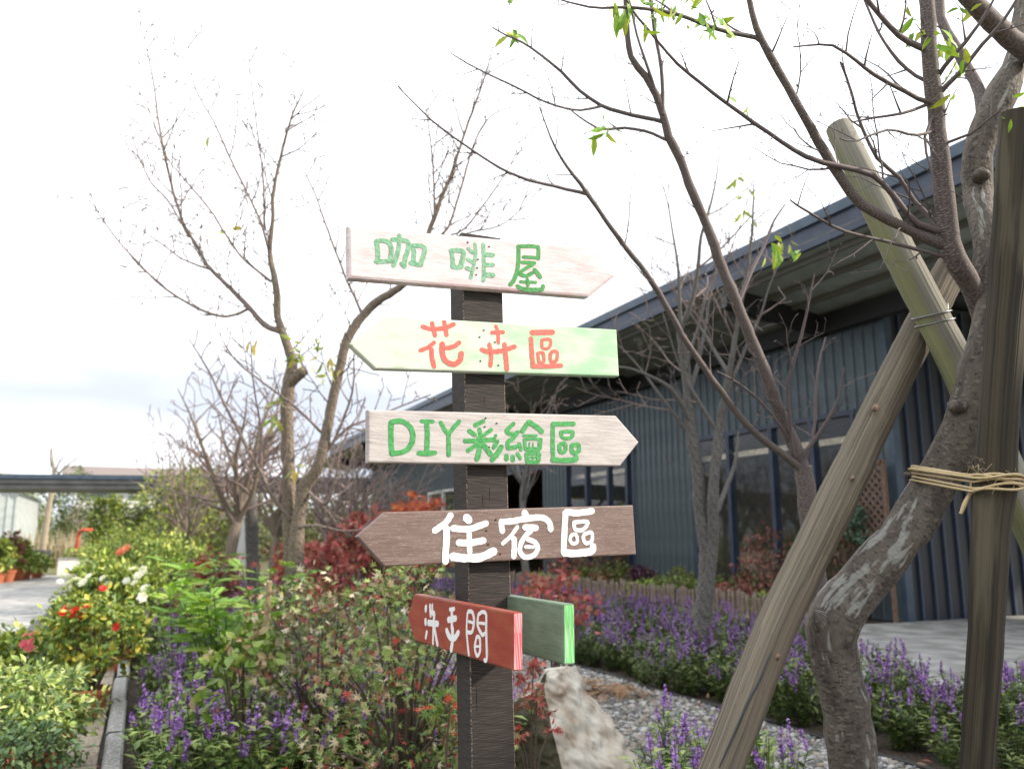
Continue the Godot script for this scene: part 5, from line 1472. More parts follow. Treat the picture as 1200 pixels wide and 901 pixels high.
func make_far_trees() -> void:
	var back := "bare trees in rows behind"
	# trunk by trunk
	var rng := RandomNumberGenerator.new()
	rng.seed = 9
	var t := thing("bare_tree", "grey twin-stemmed bare tree standing among the violet flowers before the windows", "tree", at(823, 791, 7.0))
	finest = 0.0023
	var tl := [[823, 795, 7.0, 25], [822, 740, 7.0, 20], [826, 690, 7.0, 18], [828, 645, 7.0, 18], [821, 600, 7.0, 15], [816, 545, 7.0, 14], [810, 500, 7.0, 14], [806, 450, 7.0, 12], [800, 410, 7.0, 11], [796, 380, 7.0, 8]]
	branch(t, tl, M.bark_grey, rng, 12, 0.2, 0.5, 0.005, 2, 0.1, "trunk", 0.5)
	var tl2 := [[826, 720, 6.98, 17], [835, 640, 6.95, 14], [836, 575, 6.9, 13], [841, 520, 6.9, 12], [846, 485, 6.9, 10], [856, 430, 6.8, 7], [868, 360, 6.75, 5], [880, 290, 6.7, 3.4], [884, 215, 6.7, 1.6]]
	branch(t, tl2, M.bark_grey, rng, 10, 0.15, 0.7, 0.005, 2, 0.1, "trunk", 0.4)
	crown(t, limb(tl, 0.1), 3.3, 5, 0.5, 0.045, rng, 0.5, 0.8, 0.1, M.bark_grey, t.position)
	crown(t, limb(tl2.slice(0, 6), 0.1), 3.2, 4, 0.5, 0.035, rng, 0.5, 0.8, 0.1, M.bark_grey, t.position)
	finest = 0.0023
	branch(t, [[835, 610, 6.95, 8], [850, 575, 7.1, 6], [862, 540, 7.2, 4], [866, 505, 7.3, 2.4]], M.bark_grey, rng, 6, 0.2, 0.3, 0.004, 1, 0.1)
	branch(t, [[812, 500, 7.0, 8], [790, 460, 6.9, 6], [760, 440, 6.8, 4], [725, 430, 6.7, 3], [690, 440, 6.65, 1.6]], M.bark_grey, rng, 6, 0.15, 0.4, 0.004, 1, 0.1)
	fresh_leaves(t, [[872, 215, 6.7, 14, 8], [880, 250, 6.7, 12, 8], [862, 225, 6.7, 10, 6], [918, 290, 6.8, 12, 8]], rng, 0.1, [Color(0.4, 0.44, 0.08), Color(0.3, 0.38, 0.08)])
	bare_tree("bare_tree", "thin grey bare tree seen just right of the post between the boards", at(617, 700, 9.8), 2.9, 0.045, 31, M.bark_grey, 0.52, 6, 0.5, 0.12, back, 0.8)
	bare_tree("bare_tree", "bare tree with thick tan trunk left of the two-stemmed cherry", at(264, 708, 12.5), 3.9, 0.095, 17, M.bark_tan, 0.45, 9, 0.45, 0.14, back, 1.3, Vector3(0.05, 0, 0))
	var st := thing("pruned_trunk", "grey pollarded trunk standing just left of the two-stemmed cherry", "tree", at(295, 690, 13.5))
	branch(st, [[297, 695, 13.5, 17], [295, 640, 13.5, 15], [294, 600, 13.5, 14], [293, 575, 13.5, 13]], M.bark_grey, rng, 10, 0.2, 0.0, 0.004, 1, 0.1, "trunk")
	branch(st, [[294, 580, 13.5, 5], [303, 540, 13.4, 3.5], [308, 490, 13.3, 2]], M.twig_far, rng, 5, 0.3, 0.8, 0.006, 2, 0.15)
	var n := 0
	var names := ["bare tree far left in the row before the walkway", "pale bare tree behind the hedge, left of the thick tan trunk", "bare tree with twiggy crown seen behind the top left branch fork", "bare tree behind the two-stemmed cherry, nearest the walkway end", "bare tree before the canopy end post", "bare tree left of the whitewashed board", "bare tree behind the brown board point", "bare tree standing before the grey wall beneath the whitewashed board"]
	for q in [[215, 690, 16, 3.4, 0.06], [240, 680, 19, 4.2, 0.07], [322, 690, 17, 4.2, 0.08], [372, 690, 16, 3.6, 0.07], [420, 690, 14, 3.2, 0.06], [398, 690, 20, 3.8, 0.07], [445, 680, 18, 3.4, 0.06], [466, 685, 17, 3.2, 0.065]]:
		var b := at(q[0], q[1], q[2])
		b.y = 0
		bare_tree("bare_tree", names[n], b, q[3], q[4], 40 + n, M.limb_pale if n % 2 else M.bark_tan, 0.4, 8, 0.42, 0.18, back, 1.2)
		n += 1
	# pale leaning trunk at the end of the path
	var p := thing("leaning_pale_tree", "pale slim leaning tree trunk rising past the walkway at far left", "tree", at(48, 672, 27))
	branch(p, [[47, 672, 27, 10], [50, 640, 27, 8], [55, 605, 27, 7], [60, 575, 27, 5.5], [62, 555, 27, 3.5], [60, 525, 27, 1.5]], M.bark_pale, rng, 8, 0.3, 0.0, 0.01, 1, 0.2, "trunk")
	for q in [[[62, 562, 27, 2.5], [75, 548, 27, 2], [92, 535, 27, 1]], [[61, 560, 27, 2.5], [70, 540, 27, 1.8], [82, 530, 27, 0.8]], [[60, 548, 27, 2], [58, 535, 27, 1.4], [60, 520, 27, 0.7]]]:
		branch(p, q[0] if q[0][0] is Array else q, M.twig_far, rng, 5, 0.5, 0.5, 0.008, 1, 0.3)
	# leafy trees and hedges beyond
	var deep := [Color(0.05, 0.09, 0.02), Color(0.08, 0.13, 0.03), Color(0.11, 0.16, 0.03)]
	var mid := [Color(0.13, 0.19, 0.03), Color(0.2, 0.26, 0.04), Color(0.09, 0.14, 0.03), Color(0.28, 0.3, 0.05)]
	var lit := [Color(0.24, 0.32, 0.05), Color(0.33, 0.38, 0.07), Color(0.17, 0.25, 0.04), Color(0.4, 0.4, 0.1)]
	for q in [[80, 42, 4.6, 1.3, "dense green tree behind the leaning pale trunk", deep], [28, 46, 4.0, 1.6, "olive green tree beside the greenhouse", mid], [122, 30, 2.6, 0.7, "rounded green tree in front of the distant house", mid], [205, 17, 2.45, 0.8, "bright green leafy tree below the walkway left of the bare trunks", lit], [236, 24, 3.0, 1.2, "yellow green tree behind the thick tan trunk", lit], [168, 24, 2.0, 0.8, "light green tree under the walkway beam, left of centre", mid]]:
		var b := at(q[0], 640, q[1])
		b.y = 0
		leafy_tree("leafy_tree", q[4], b, q[2], q[3], int(q[0]), q[5], 0.16 if q[1] > 25 else 0.11, 70, 45, 0.22)
	# trees on the west side of the garden
	for k in 7:
		leafy_tree("leafy_tree", "garden tree on the west side of the path, number %s from the walkway" % ["one", "two", "three", "four", "five", "six", "seven"][k], Vector3(-10.5 - 1.2 * (k % 2), 0, -20 + 3.6 * k), 5.0 + 0.5 * (k % 3), 2.3, 60 + k, [Color(0.11, 0.1, 0.035), Color(0.15, 0.12, 0.05), Color(0.08, 0.09, 0.03)], 0.24, 90, 45, 0.12)
	var hx := [Color(0.1, 0.13, 0.03), Color(0.16, 0.18, 0.05), Color(0.22, 0.2, 0.07)]
	n = 0
	var hn := ["distant hedge at the far left horizon", "distant hedge below the distant house", "distant hedge behind the bare trunks", "distant hedge beneath the walkway canopy", "distant hedge far behind the red maples"]
	for q in [[-30, 60, 3.0], [150, 62, 2.6], [255, 46, 2.6], [345, 44, 3.0], [420, 50, 3.2]]:
		var b := at(q[0], 640, q[1])
		b.y = 0
		shrub("hedge", hn[n], "hedge", b, q[2], 6.5, 120, 40, M.m_small, 0.3, hx, 300 + n, 0, "distant hedges")
		n += 1

# ------------------------------------------------------------------ flowers of the beds
func salvia_models(tone: float, every: int, first: int) -> Array:
	var out := []
	var leaf := small_leaf(0.2)
	var la := leaf.surface_get_arrays(0)
	var lm := MB.new()
	lm.p = la[Mesh.ARRAY_VERTEX]; lm.n = la[Mesh.ARRAY_NORMAL]; lm.t = la[Mesh.ARRAY_TEX_UV]; lm.c = la[Mesh.ARRAY_COLOR]; lm.i = la[Mesh.ARRAY_INDEX]
	for v in 6:
		var rng := RandomNumberGenerator.new()
		rng.seed = first + v
		var fol := MB.new()
		var spikes := []
		for s in 12 + v % 3:
			var a := rng.randf() * TAU
			var lean := Vector3(cos(a), 0, sin(a)) * rng.randf_range(0.03, 0.16)
			var h := rng.randf_range(0.16, 0.3)
			var top := Vector3(lean.x, h, lean.z)
			fol.col = Color(0.06, 0.09, 0.03)
			fol.tube(PackedVector3Array([lean * 0.15, lean * 0.6 + Vector3(0, h * 0.5, 0), top]), PackedFloat32Array([0.003, 0.0025, 0.002]), 3, 0.0, null, false)
			for k in 13:
				var f := (k + 1.0) / 13.0
				var q := lean * 0.15 + (top - lean * 0.15) * f
				var d := Vector3(rng.randf_range(-1, 1), 0.25, rng.randf_range(-1, 1)).normalized()
				var g := rng.randf_range(0.75, 1.3)
				var col := Color(0.12 * g, 0.2 * g, 0.04 * g) if rng.randf() < 0.5 else Color(0.24 * g, 0.31 * g, 0.07 * g)
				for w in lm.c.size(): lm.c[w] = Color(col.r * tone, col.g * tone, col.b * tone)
				fol.add(lm, leaf_place(q, d, Vector3.UP, rng.randf_range(0.04, 0.07)))
			if s % every == 0 or (v % 2 == 0 and s % 6 == 3):
				var b := MB.new()
				var sh := rng.randf_range(0.06, 0.125)
				var tip := top + Vector3(rng.randf_range(-0.02, 0.02), sh, rng.randf_range(-0.02, 0.02))
				b.col = Color(0.09, 0.08, 0.09)
				b.tube(PackedVector3Array([top, tip]), PackedFloat32Array([0.002, 0.001]), 3, 0.0, null, false)
				for k in 24:
					var f := k / 24.0
					var q := top.lerp(tip, f)
					var an := rng.randf() * TAU
					var d := Vector3(cos(an), rng.randf_range(0.2, 0.8), sin(an)).normalized()
					var w := Vector3(-sin(an), 0, cos(an)) * 0.0075
					var l := 0.024 * (1.05 - 0.7 * f)
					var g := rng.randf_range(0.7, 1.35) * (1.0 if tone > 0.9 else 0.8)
					b.col = Color(0.32 * g, 0.13 * g, 0.47 * g) if rng.randf() < 0.7 else Color(0.46 * g, 0.27 * g, 0.58 * g)
					b.quad(q - w * 0.4, q + d * l * 0.6 + w, q + d * l + Vector3(0, 0.003, 0), q + d * l * 0.6 - w)
				spikes.append(b.mesh())
		out.append([fol.mesh(), spikes])
	return out

func make_flower_beds() -> void:
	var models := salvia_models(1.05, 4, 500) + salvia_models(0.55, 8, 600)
	var rng := RandomNumberGenerator.new()
	rng.seed = 77
	var spots := []
	# left bed, right bed, and the clump before the gravel
	for z in range(0, 60):
		for x in range(0, 13):
			spots.append([Vector3(0.2 + 0.2 * x + rng.randf_range(-0.09, 0.09), 0, -4.0 - 0.22 * z + rng.randf_range(-0.1, 0.1)), "left"])
	for z in range(0, 66):
		for x in range(0, 13):
			if z < 18 and x > 7: continue
			spots.append([Vector3(3.8 + 0.215 * x + rng.randf_range(-0.09, 0.09), 0, -2.6 - 0.22 * z + rng.randf_range(-0.1, 0.1)), "right"])
	for z in range(0, 9):
		for x in range(0, 4):
			spots.append([Vector3(1.95 + 0.17 * x + rng.randf_range(-0.07, 0.07) + 0.01 * z, 0, -2.9 - 0.2 * z + rng.randf_range(-0.07, 0.07)), "clump"])
	var order := []
	for k in spots.size():
		var p: Vector3 = spots[k][0]
		var s := seen(p + Vector3(0, 0.35, 0))
		if s > 0.0 and not (spots[k][1] == "left" and p.x > 1.9 and p.z > -7.5) and not (spots[k][1] == "clump" and screen(p).x < 775.0):
			order.append([-s, k])
	order.sort()
	var protos := []
	for v in models.size():
		var o := Node3D.new()
		part("foliage", models[v][0], M.foliage, o)
		for m in models[v][1]: part("flower_spike", m, M.petal, o)
		protos.append(o)
	var text := {"left": ["violet salvia plant in the bed between the kerb and the signpost", "violet salvia plants left of the signpost"], "right": ["violet salvia plant in the wide bed between gravel strip and stick fence", "violet salvia plants before the stick fence"], "clump": ["violet salvia plant beside the pale rock, in front of the gravel", "violet salvia plants beside the rock"]}
	var rest_f := []; var cols := []
	var many := []
	for v in models.size(): many.append([[], []])
	var n := 0
	for q in order:
		var p: Vector3 = spots[q[1]][0]
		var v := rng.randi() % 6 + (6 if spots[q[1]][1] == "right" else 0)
		var x := Transform3D(Basis.from_euler(Vector3(rng.randfn() * 0.09, rng.randf() * TAU, rng.randfn() * 0.09)).scaled(Vector3.ONE * rng.randf_range(0.75, 1.35) * Vector3(1, 0.95, 1)), p)
		if n < 300:
			var o: Node3D = protos[v].duplicate()
			o.name = numbered("salvia_plant")
			add_child(o)
			o.transform = x
			var tx: Array = text[spots[q[1]][1]]
			tag(o, tx[0], "flower plant", tx[1])
		else:
			many[v][0].append(x); many[v][1].append(Color.WHITE)
		n += 1
	var beds := Node3D.new()
	beds.name = "salvia_bed"
	add_child(beds)
	tag(beds, "far mass of violet salvia filling the back of the flower beds", "flower bed", "", "stuff")
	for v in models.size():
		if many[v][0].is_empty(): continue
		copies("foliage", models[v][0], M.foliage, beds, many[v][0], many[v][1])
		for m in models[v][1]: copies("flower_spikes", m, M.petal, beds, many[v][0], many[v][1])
		protos[v].free()

# ------------------------------------------------------------------ shrubs, rock, pots and small things
func make_plants() -> void:
	var rng := RandomNumberGenerator.new()
	rng.seed = 55
	var maple := maple_leaf()
	var lance := blade_leaf(0.2, 0.3)
	var broad := blade_leaf(0.32, 0.2)
	var reds := [Color(0.3, 0.065, 0.055), Color(0.42, 0.12, 0.09), Color(0.22, 0.055, 0.05), Color(0.4, 0.19, 0.12), Color(0.5, 0.1, 0.1)]
	var mixed := [Color(0.24, 0.33, 0.08), Color(0.3, 0.36, 0.1), Color(0.2, 0.28, 0.06), Color(0.3, 0.405, 0.105), Color(0.24, 0.33, 0.09), Color(0.33, 0.36, 0.135), Color(0.105, 0.18, 0.045), Color(0.18, 0.24, 0.06), Color(0.42, 0.075, 0.06), Color(0.45, 0.33, 0.195), Color(0.3, 0.165, 0.09), Color(0.63, 0.54, 0.375), Color(0.135, 0.21, 0.075)]
	var tan_mix := [Color(0.22, 0.3, 0.08), Color(0.28, 0.32, 0.11), Color(0.12, 0.195, 0.06), Color(0.075, 0.135, 0.045), Color(0.51, 0.405, 0.255), Color(0.675, 0.6, 0.45), Color(0.3, 0.105, 0.075), Color(0.195, 0.225, 0.075)]
	var bright := [Color(0.18, 0.336, 0.036), Color(0.24, 0.408, 0.048), Color(0.12, 0.252, 0.036), Color(0.336, 0.456, 0.072)]
	var potted := [Color(0.24, 0.324, 0.06), Color(0.336, 0.408, 0.108), Color(0.156, 0.24, 0.048), Color(0.432, 0.48, 0.192), Color(0.096, 0.168, 0.06)]
	var hedge := [Color(0.204, 0.288, 0.042), Color(0.3, 0.384, 0.06), Color(0.396, 0.432, 0.084), Color(0.108, 0.18, 0.036)]
	# centre shrubs
	var g := func(u: float, d: float) -> Vector3:
		var q := at(u, 640, d)
		q.y = 0
		return q
	shrub("maple_shrub", "mixed green and red maple shrub directly left of the post", "shrub", g.call(480, 3.6), 1.08, 0.42, 95, 24, maple, 0.038, mixed, 1, 260)
	shrub("maple_shrub", "faded tan and green shrub in front of the two-stemmed cherry", "shrub", g.call(385, 4.3), 1.02, 0.42, 85, 24, maple, 0.039, tan_mix, 2, 240)
	shrub("maple_shrub", "low leafy green maple sapling against the foot of the post", "shrub", g.call(525, 3.1), 0.62, 0.16, 14, 12, maple, 0.06, [Color(0.1, 0.17, 0.03), Color(0.16, 0.23, 0.04), Color(0.5, 0.08, 0.03)], 3, 60)
	shrub("red_maple", "crimson maple shrub behind the point of the brown board", "shrub", g.call(430, 7.2), 1.38, 0.5, 50, 26, maple, 0.075, reds, 4, 120, "", 0.5)
	shrub("red_maple", "crimson maple shrub below the two-stemmed cherry trunks", "shrub", g.call(365, 7.6), 1.15, 0.55, 44, 24, maple, 0.075, reds, 5, 90, "", 0.45)
	shrub("red_maple", "orange red maple between the whitewashed and brown boards", "shrub", g.call(490, 10.5), 1.72, 0.55, 46, 26, maple, 0.09, [Color(0.45, 0.1, 0.03), Color(0.55, 0.16, 0.05), Color(0.36, 0.06, 0.03)], 6, 60, "", 0.5)
	shrub("red_maple", "bright red maple with layered sprays right of the post", "shrub", g.call(648, 5.2), 1.02, 0.31, 24, 17, maple, 0.05, [Color(0.42, 0.08, 0.08), Color(0.5, 0.15, 0.12), Color(0.3, 0.05, 0.05), Color(0.28, 0.14, 0.08)], 7, 150, "", 0.66)
	shrub("red_maple", "dark maroon shrub behind the feathery green sapling", "shrub", g.call(252, 8.6), 1.0, 0.4, 36, 24, maple, 0.07, [Color(0.2, 0.04, 0.035), Color(0.28, 0.06, 0.05), Color(0.14, 0.04, 0.03)], 8, 50, "", 0.35)
	shrub("red_maple", "small red maple spray drooping in front of the pale rock", "shrub", g.call(622, 3.75), 0.62, 0.13, 12, 16, maple, 0.034, [Color(0.4, 0.06, 0.05), Color(0.5, 0.16, 0.12), Color(0.3, 0.2, 0.12)], 9, 60, "", 0.55)
	shrub("red_maple", "sparse red sprigs left of the bamboo stake foot", "shrub", g.call(375, 5.4), 0.85, 0.3, 14, 20, maple, 0.05, reds, 10, 60, "", 0.4)
	# feathery green saplings: every compound leaf is a part
	var pin := pinnate_leaf(8)
	for q in [[268, 5.3, 1.05, 0.42, 11, "feathery bright green sapling left of the bamboo stake", 150], [215, 6.4, 1.12, 0.4, 12, "feathery bright green sapling beside the kerb, farther back", 90], [318, 6.0, 1.1, 0.34, 13, "feathery green sapling before the trunk of the two-stemmed cherry", 80]]:
		var base: Vector3 = g.call(q[0], q[1])
		var o := thing("feathery_sapling", q[5], "shrub", base)
		var st := MB.new()
		var xf := []
		for k in 10:
			var a := rng.randf() * TAU
			var tip := base + Vector3(cos(a) * q[3] * rng.randf_range(0.2, 0.9), q[2] * rng.randf_range(0.65, 0.97), sin(a) * q[3] * rng.randf_range(0.2, 0.9))
			var l := smooth(PackedVector3Array([base, base.lerp(tip, 0.5) + Vector3(0, 0.08, 0), tip]), PackedFloat32Array([0.008, 0.006, 0.003]), 0.1)
			st.tube(l[0], l[1], 5)
			for j in q[6] / 6:
				var f := lerpf(0.5, 1.0, float(j) / (q[6] / 6))
				var at_: Vector3 = l[0][int(f * (l[0].size() - 1))]
				var b := rng.randf() * TAU
				xf.append(leaf_place(at_, Vector3(cos(b), rng.randf_range(0.05, 0.7), sin(b)), Vector3.UP + jitter(rng) * 0.25, rng.randf_range(0.1, 0.19)))
		build(st, "stems", M.green_stem, o)
		attach_leaves(o, pin, xf, bright, rng, 300)
	shrub("young_plant", "young broad-leaved green plant with bronze tips beside the bamboo stake", "shrub", g.call(292, 4.15), 0.72, 0.24, 22, 10, broad, 0.06, [Color(0.14, 0.23, 0.03), Color(0.2, 0.28, 0.05), Color(0.12, 0.2, 0.03), Color(0.27, 0.2, 0.09)], 14, 120, "", 0.55)
	# bamboo stake
	var bs := limb([[300, 925, 4.2, 8], [303, 890, 4.2, 8], [308, 800, 4.2, 7.6], [312, 730, 4.2, 7.4], [315, 681, 4.2, 7]], 0.05)
	var b := MB.new()
	b.tube(bs[0], bs[1], 9)
	var sk := thing("bamboo_stake", "thin bamboo stake upright among the shrubs", "stake", bs[0][0])
	build(b, "cane", M.bamboo, sk)
	for k in [5, 11, 17]:
		if k < bs[0].size() - 1:
			b = MB.new()
			b.tube(PackedVector3Array([bs[0][k] - Vector3(0, 0.006, 0), bs[0][k], bs[0][k] + Vector3(0, 0.006, 0)]), PackedFloat32Array([bs[1][k], bs[1][k] * 1.2, bs[1][k]]), 9)
			build(b, "node_ring", M.bamboo, sk)
	# potted shrubs left of the kerb
	var pf := petal_flower(6, 0.25)
	var pots := [
		[12, 4.0, 0.54, 0.33, 60, 34, lance, 0.045, potted, "big pale green potted bush at the lower left corner", 0.1],
		[72, 4.3, 0.5, 0.24, 48, 32, lance, 0.042, potted, "pale green potted bush leaning over the kerb, lower left", 0.1],
		[38, 3.55, 0.38, 0.24, 40, 30, broad, 0.03, [Color(0.05, 0.1, 0.04), Color(0.08, 0.14, 0.05), Color(0.12, 0.18, 0.06)], "low dark green potted bush at the bottom left edge", 0.1],
		[118, 5.5, 0.78, 0.3, 50, 28, broad, 0.05, [Color(0.14, 0.22, 0.03), Color(0.22, 0.28, 0.04), Color(0.1, 0.17, 0.03), Color(0.4, 0.34, 0.04)], "potted bush with red blooms beside the kerb", 0.15],
		[30, 5.6, 0.52, 0.32, 46, 28, broad, 0.05, hedge, "potted bush with pink blooms at the left edge", 0.15],
		[103, 7.6, 0.62, 0.34, 56, 34, lance, 0.055, hedge, "fine-leaved green potted bush where the path meets the plants", 0.15],
		[150, 7.4, 0.58, 0.28, 46, 30, broad, 0.045, hedge, "green potted bush with yellow leaves touching the kerb", 0.15],
	]
	for k in pots.size():
		var q: Array = pots[k]
		var base: Vector3 = g.call(q[0], q[1])
		base.y = 0.17
		var o := shrub("potted_bush", q[9], "shrub", base, q[2] - 0.17, q[3], q[4], q[5], q[6], q[7], q[8], 700 + k, 130 if q[1] < 6.0 else 40, "", q[10])
		pot_at(Vector3(base.x, 0.012, base.z), 0.13, 0.19, "round terracotta pot under the " + q[9])
		if k == 3:
			var fl := []
			for f in [[78, 713], [88, 716], [95, 722], [84, 720], [101, 712], [74, 718], [136, 735], [120, 690]]: fl.append(at(f[0], f[1], 5.3))
			flowers_on(o, fl, pf, 0.06, [Color(0.75, 0.03, 0.02), Color(0.6, 0.03, 0.03)], 1)
		if k == 4:
			var fl := []
			for f in [[30, 745], [36, 752], [28, 755], [38, 744], [34, 760]]: fl.append(at(f[0], f[1], 5.3))
			flowers_on(o, fl, pf, 0.07, [Color(0.8, 0.25, 0.28), Color(0.7, 0.14, 0.2)], 2)
		if k == 6:
			var fl := []
			for f in [[137, 726], [133, 740], [112, 735]]: fl.append(at(f[0], f[1], 7.0))
			flowers_on(o, fl, pf, 0.07, [Color(0.7, 0.5, 0.04)], 3)
	# flowering bushes farther along the kerb
	var far_b := [
		[126, 8.9, 0.93, 0.38, "green bush with white blooms beside the kerb", "white"],
		[160, 8.6, 0.92, 0.34, "green bush with white blooms touching the feathery sapling", "white"],
		[148, 13.0, 1.15, 0.55, "yellow green bush with coral blooms farther along the path", "coral"],
		[175, 14.0, 1.2, 0.7, "yellow green bush farther along the kerb", ""],
		[132, 18.5, 1.1, 0.7, "yellow green bush by the far end of the path", ""],
		[150, 19.0, 1.5, 0.9, "tall yellow green bush under the walkway", ""],
		[205, 12.0, 1.25, 0.55, "leafy green bush behind the feathery saplings", ""],
	]
	for k in far_b.size():
		var q: Array = far_b[k]
		var base: Vector3 = g.call(q[0], q[1])
		var o := shrub("flower_bush", q[4], "shrub", base, q[2], q[3], 80, 40, M.m_small, 0.075, hedge, 800 + k, 0, "", 0.1)
		if q[5] == "white":
			var fl := []
			var src := [[70, 682], [80, 684], [88, 680], [97, 683], [104, 676], [120, 678], [84, 688], [127, 684]] if k == 0 else [[155, 668], [162, 675], [158, 683], [168, 668], [148, 681], [170, 690], [166, 700]]
			for f in src: fl.append(at(f[0], f[1], q[1] - 0.55))
			flowers_on(o, fl, pf, 0.1, [Color(0.85, 0.85, 0.8)], 10 + k)
		if q[5] == "coral":
			var fl := []
			for f in [[142, 646], [148, 643], [128, 656], [125, 664], [113, 688], [140, 648]]: fl.append(at(f[0], f[1], q[1] - 0.5))
			flowers_on(o, fl, pf, 0.15, [Color(0.75, 0.13, 0.08), Color(0.8, 0.3, 0.15)], 20)
	# potted plants along the far path
	var pn := ["first small orange pot from the left by the far path", "second small orange pot from the left by the far path", "third small orange pot from the left by the far path", "fourth small orange pot from the left by the far path", "fifth small orange pot from the left, nearest the planter wall"]
	var sn := ["leafy plant in the first orange pot by the far path", "dark red spiky plant in the second orange pot by the far path", "leafy plant in the third orange pot by the far path", "leafy plant in the fourth orange pot by the far path", "small plant in the fifth orange pot by the far path"]
	var k2 := 0
	for u in [-4, 8, 19, 28, 42]:
		var p := ground_at(u, 684 - k2 * 1.5)
		pot_at(p, 0.17, 0.32, pn[k2])
		shrub("potted_plant", sn[k2], "plant", p + Vector3(0, 0.3, 0), [0.8, 0.95, 0.8, 0.5, 0.3][k2], 0.3, 20, 16, lance, 0.2, [Color(0.3, 0.08, 0.07), Color(0.4, 0.2, 0.14), Color(0.12, 0.16, 0.05)] if k2 == 1 else hedge, 900 + k2, 0)
		k2 += 1
	var lf: Vector3 = g.call(-15, 26.0)
	shrub("flower_bush", "green leafy bush at the left edge behind the pots", "shrub", lf, 1.1, 0.9, 50, 24, M.m_small, 0.14, hedge, 910)
	# tall dry grasses
	var dry := [Color(0.42, 0.34, 0.22), Color(0.5, 0.43, 0.3), Color(0.3, 0.27, 0.13)]
	k2 = 0
	for q in [[28, 33.0, "dry tan grass tuft below the greenhouse wall"], [65, 34.0, "dry tan grass tuft right of the leaning pale trunk"], [88, 33.5, "dry tan grass tuft behind the red pipe frame"]]:
		var base: Vector3 = g.call(q[0], q[1])
		var o := thing("dry_grass", q[2], "grass", base)
		var gb := MB.new()
		for j in 150:
			var p := base + Vector3(rng.randf_range(-0.9, 0.9), 0, rng.randf_range(-0.5, 0.5))
			var t := p + Vector3(rng.randf_range(-0.35, 0.35), rng.randf_range(0.6, 1.5), rng.randf_range(-0.2, 0.2))
			gb.col = dry[j % 3]
			gb.tube(PackedVector3Array([p, p.lerp(t, 0.6) + Vector3(0, 0.08, 0), t]), PackedFloat32Array([0.02, 0.017, 0.004]), 3, 0.0, null, false)
		build(gb, "blades", M.foliage, o).set_meta("kind", "stuff")
		k2 += 1
	var hp: Vector3 = g.call(75, 32.5)
	shrub("hedge", "low bright hedge on the planter wall", "hedge", Vector3(-1.3, 0.3, -31.3), 0.55, 0.9, 60, 22, M.m_small, 0.13, hedge, 920)
	# urn in front of the planter wall
	var ub := ground_at(45, 676)
	var un := thing("urn", "small dark urn on a slim foot at the far end of the path", "urn", ub)
	b = MB.new()
	var rows := []
	for q in [[0.16, 0.0], [0.15, 0.06], [0.1, 0.1], [0.11, 0.4], [0.2, 0.48], [0.26, 0.62], [0.27, 0.78], [0.24, 0.8]]:
		var row := PackedVector3Array()
		for j in 17:
			var a := TAU * (j % 16) / 16
			row.append(ub + Vector3(cos(a) * q[0], q[1], -sin(a) * q[0]))
		rows.append(row)
	b.sheet(rows, true)
	build(b, "bowl", M.urn, un)
	b = MB.new()
	b.tube(PackedVector3Array([ub + Vector3(0, 0.7, 0), ub + Vector3(0, 0.76, 0)]), PackedFloat32Array([0.22, 0.22]), 14)
	build(b, "soil", M.soil, un)
	# red pipe frame
	var rp := thing("pipe_frame", "bent red pipe frame beside the far yellow green bushes", "frame", at(89, 668, 29))
	b = MB.new()
	var pl := limb([[90, 672, 29, 4], [89, 650, 29, 4], [91, 628, 29, 4], [94, 622, 29, 4], [100, 621, 29, 4], [107, 621, 29.3, 4]], 0.06)
	b.tube(pl[0], pl[1], 8)
	build(b, "pipe", M.red_pipe, rp)
	b = MB.new()
	
	# folded white parasols
	for q in [[281, 662, 20.0, 58, 12, "taller white folded cloth parasol between the grey trunks"], [223, 650, 22.0, 38, 10, "shorter white folded cloth parasol left of the thick tan trunk"]]:
		var base := at(q[0], q[1], q[2])
		var hgt: float = q[3] * q[2] / FOCAL; var wd: float = q[4] * q[2] / FOCAL * 0.55
		var o := thing("folded_parasol", q[5], "parasol", Vector3(base.x, 0, base.z))
		b = MB.new()
		rows = []
		for j in 7:
			var f := j / 6.0
			var row := PackedVector3Array()
			for m in 25:
				var a := TAU * (m % 24) / 24
				var r := wd * (1.0 - f * 0.82) * (1.0 + 0.14 * cos(a * 8))
				row.append(Vector3(base.x + cos(a) * r, base.y + f * hgt, base.z - sin(a) * r))
			rows.append(row)
		b.sheet(rows, true)
		build(b, "cloth", M.white_paint, o)
		b = MB.new()
		b.tube(PackedVector3Array([Vector3(base.x, 0, base.z), Vector3(base.x, base.y + hgt + 0.05, base.z)]), PackedFloat32Array([0.03, 0.03]), 8)
		build(b, "pole", M.white_paint, o)
	# shrubs before the building
	var az := [Color(0.24, 0.07, 0.055), Color(0.32, 0.1, 0.08), Color(0.15, 0.07, 0.04), Color(0.1, 0.11, 0.04)]
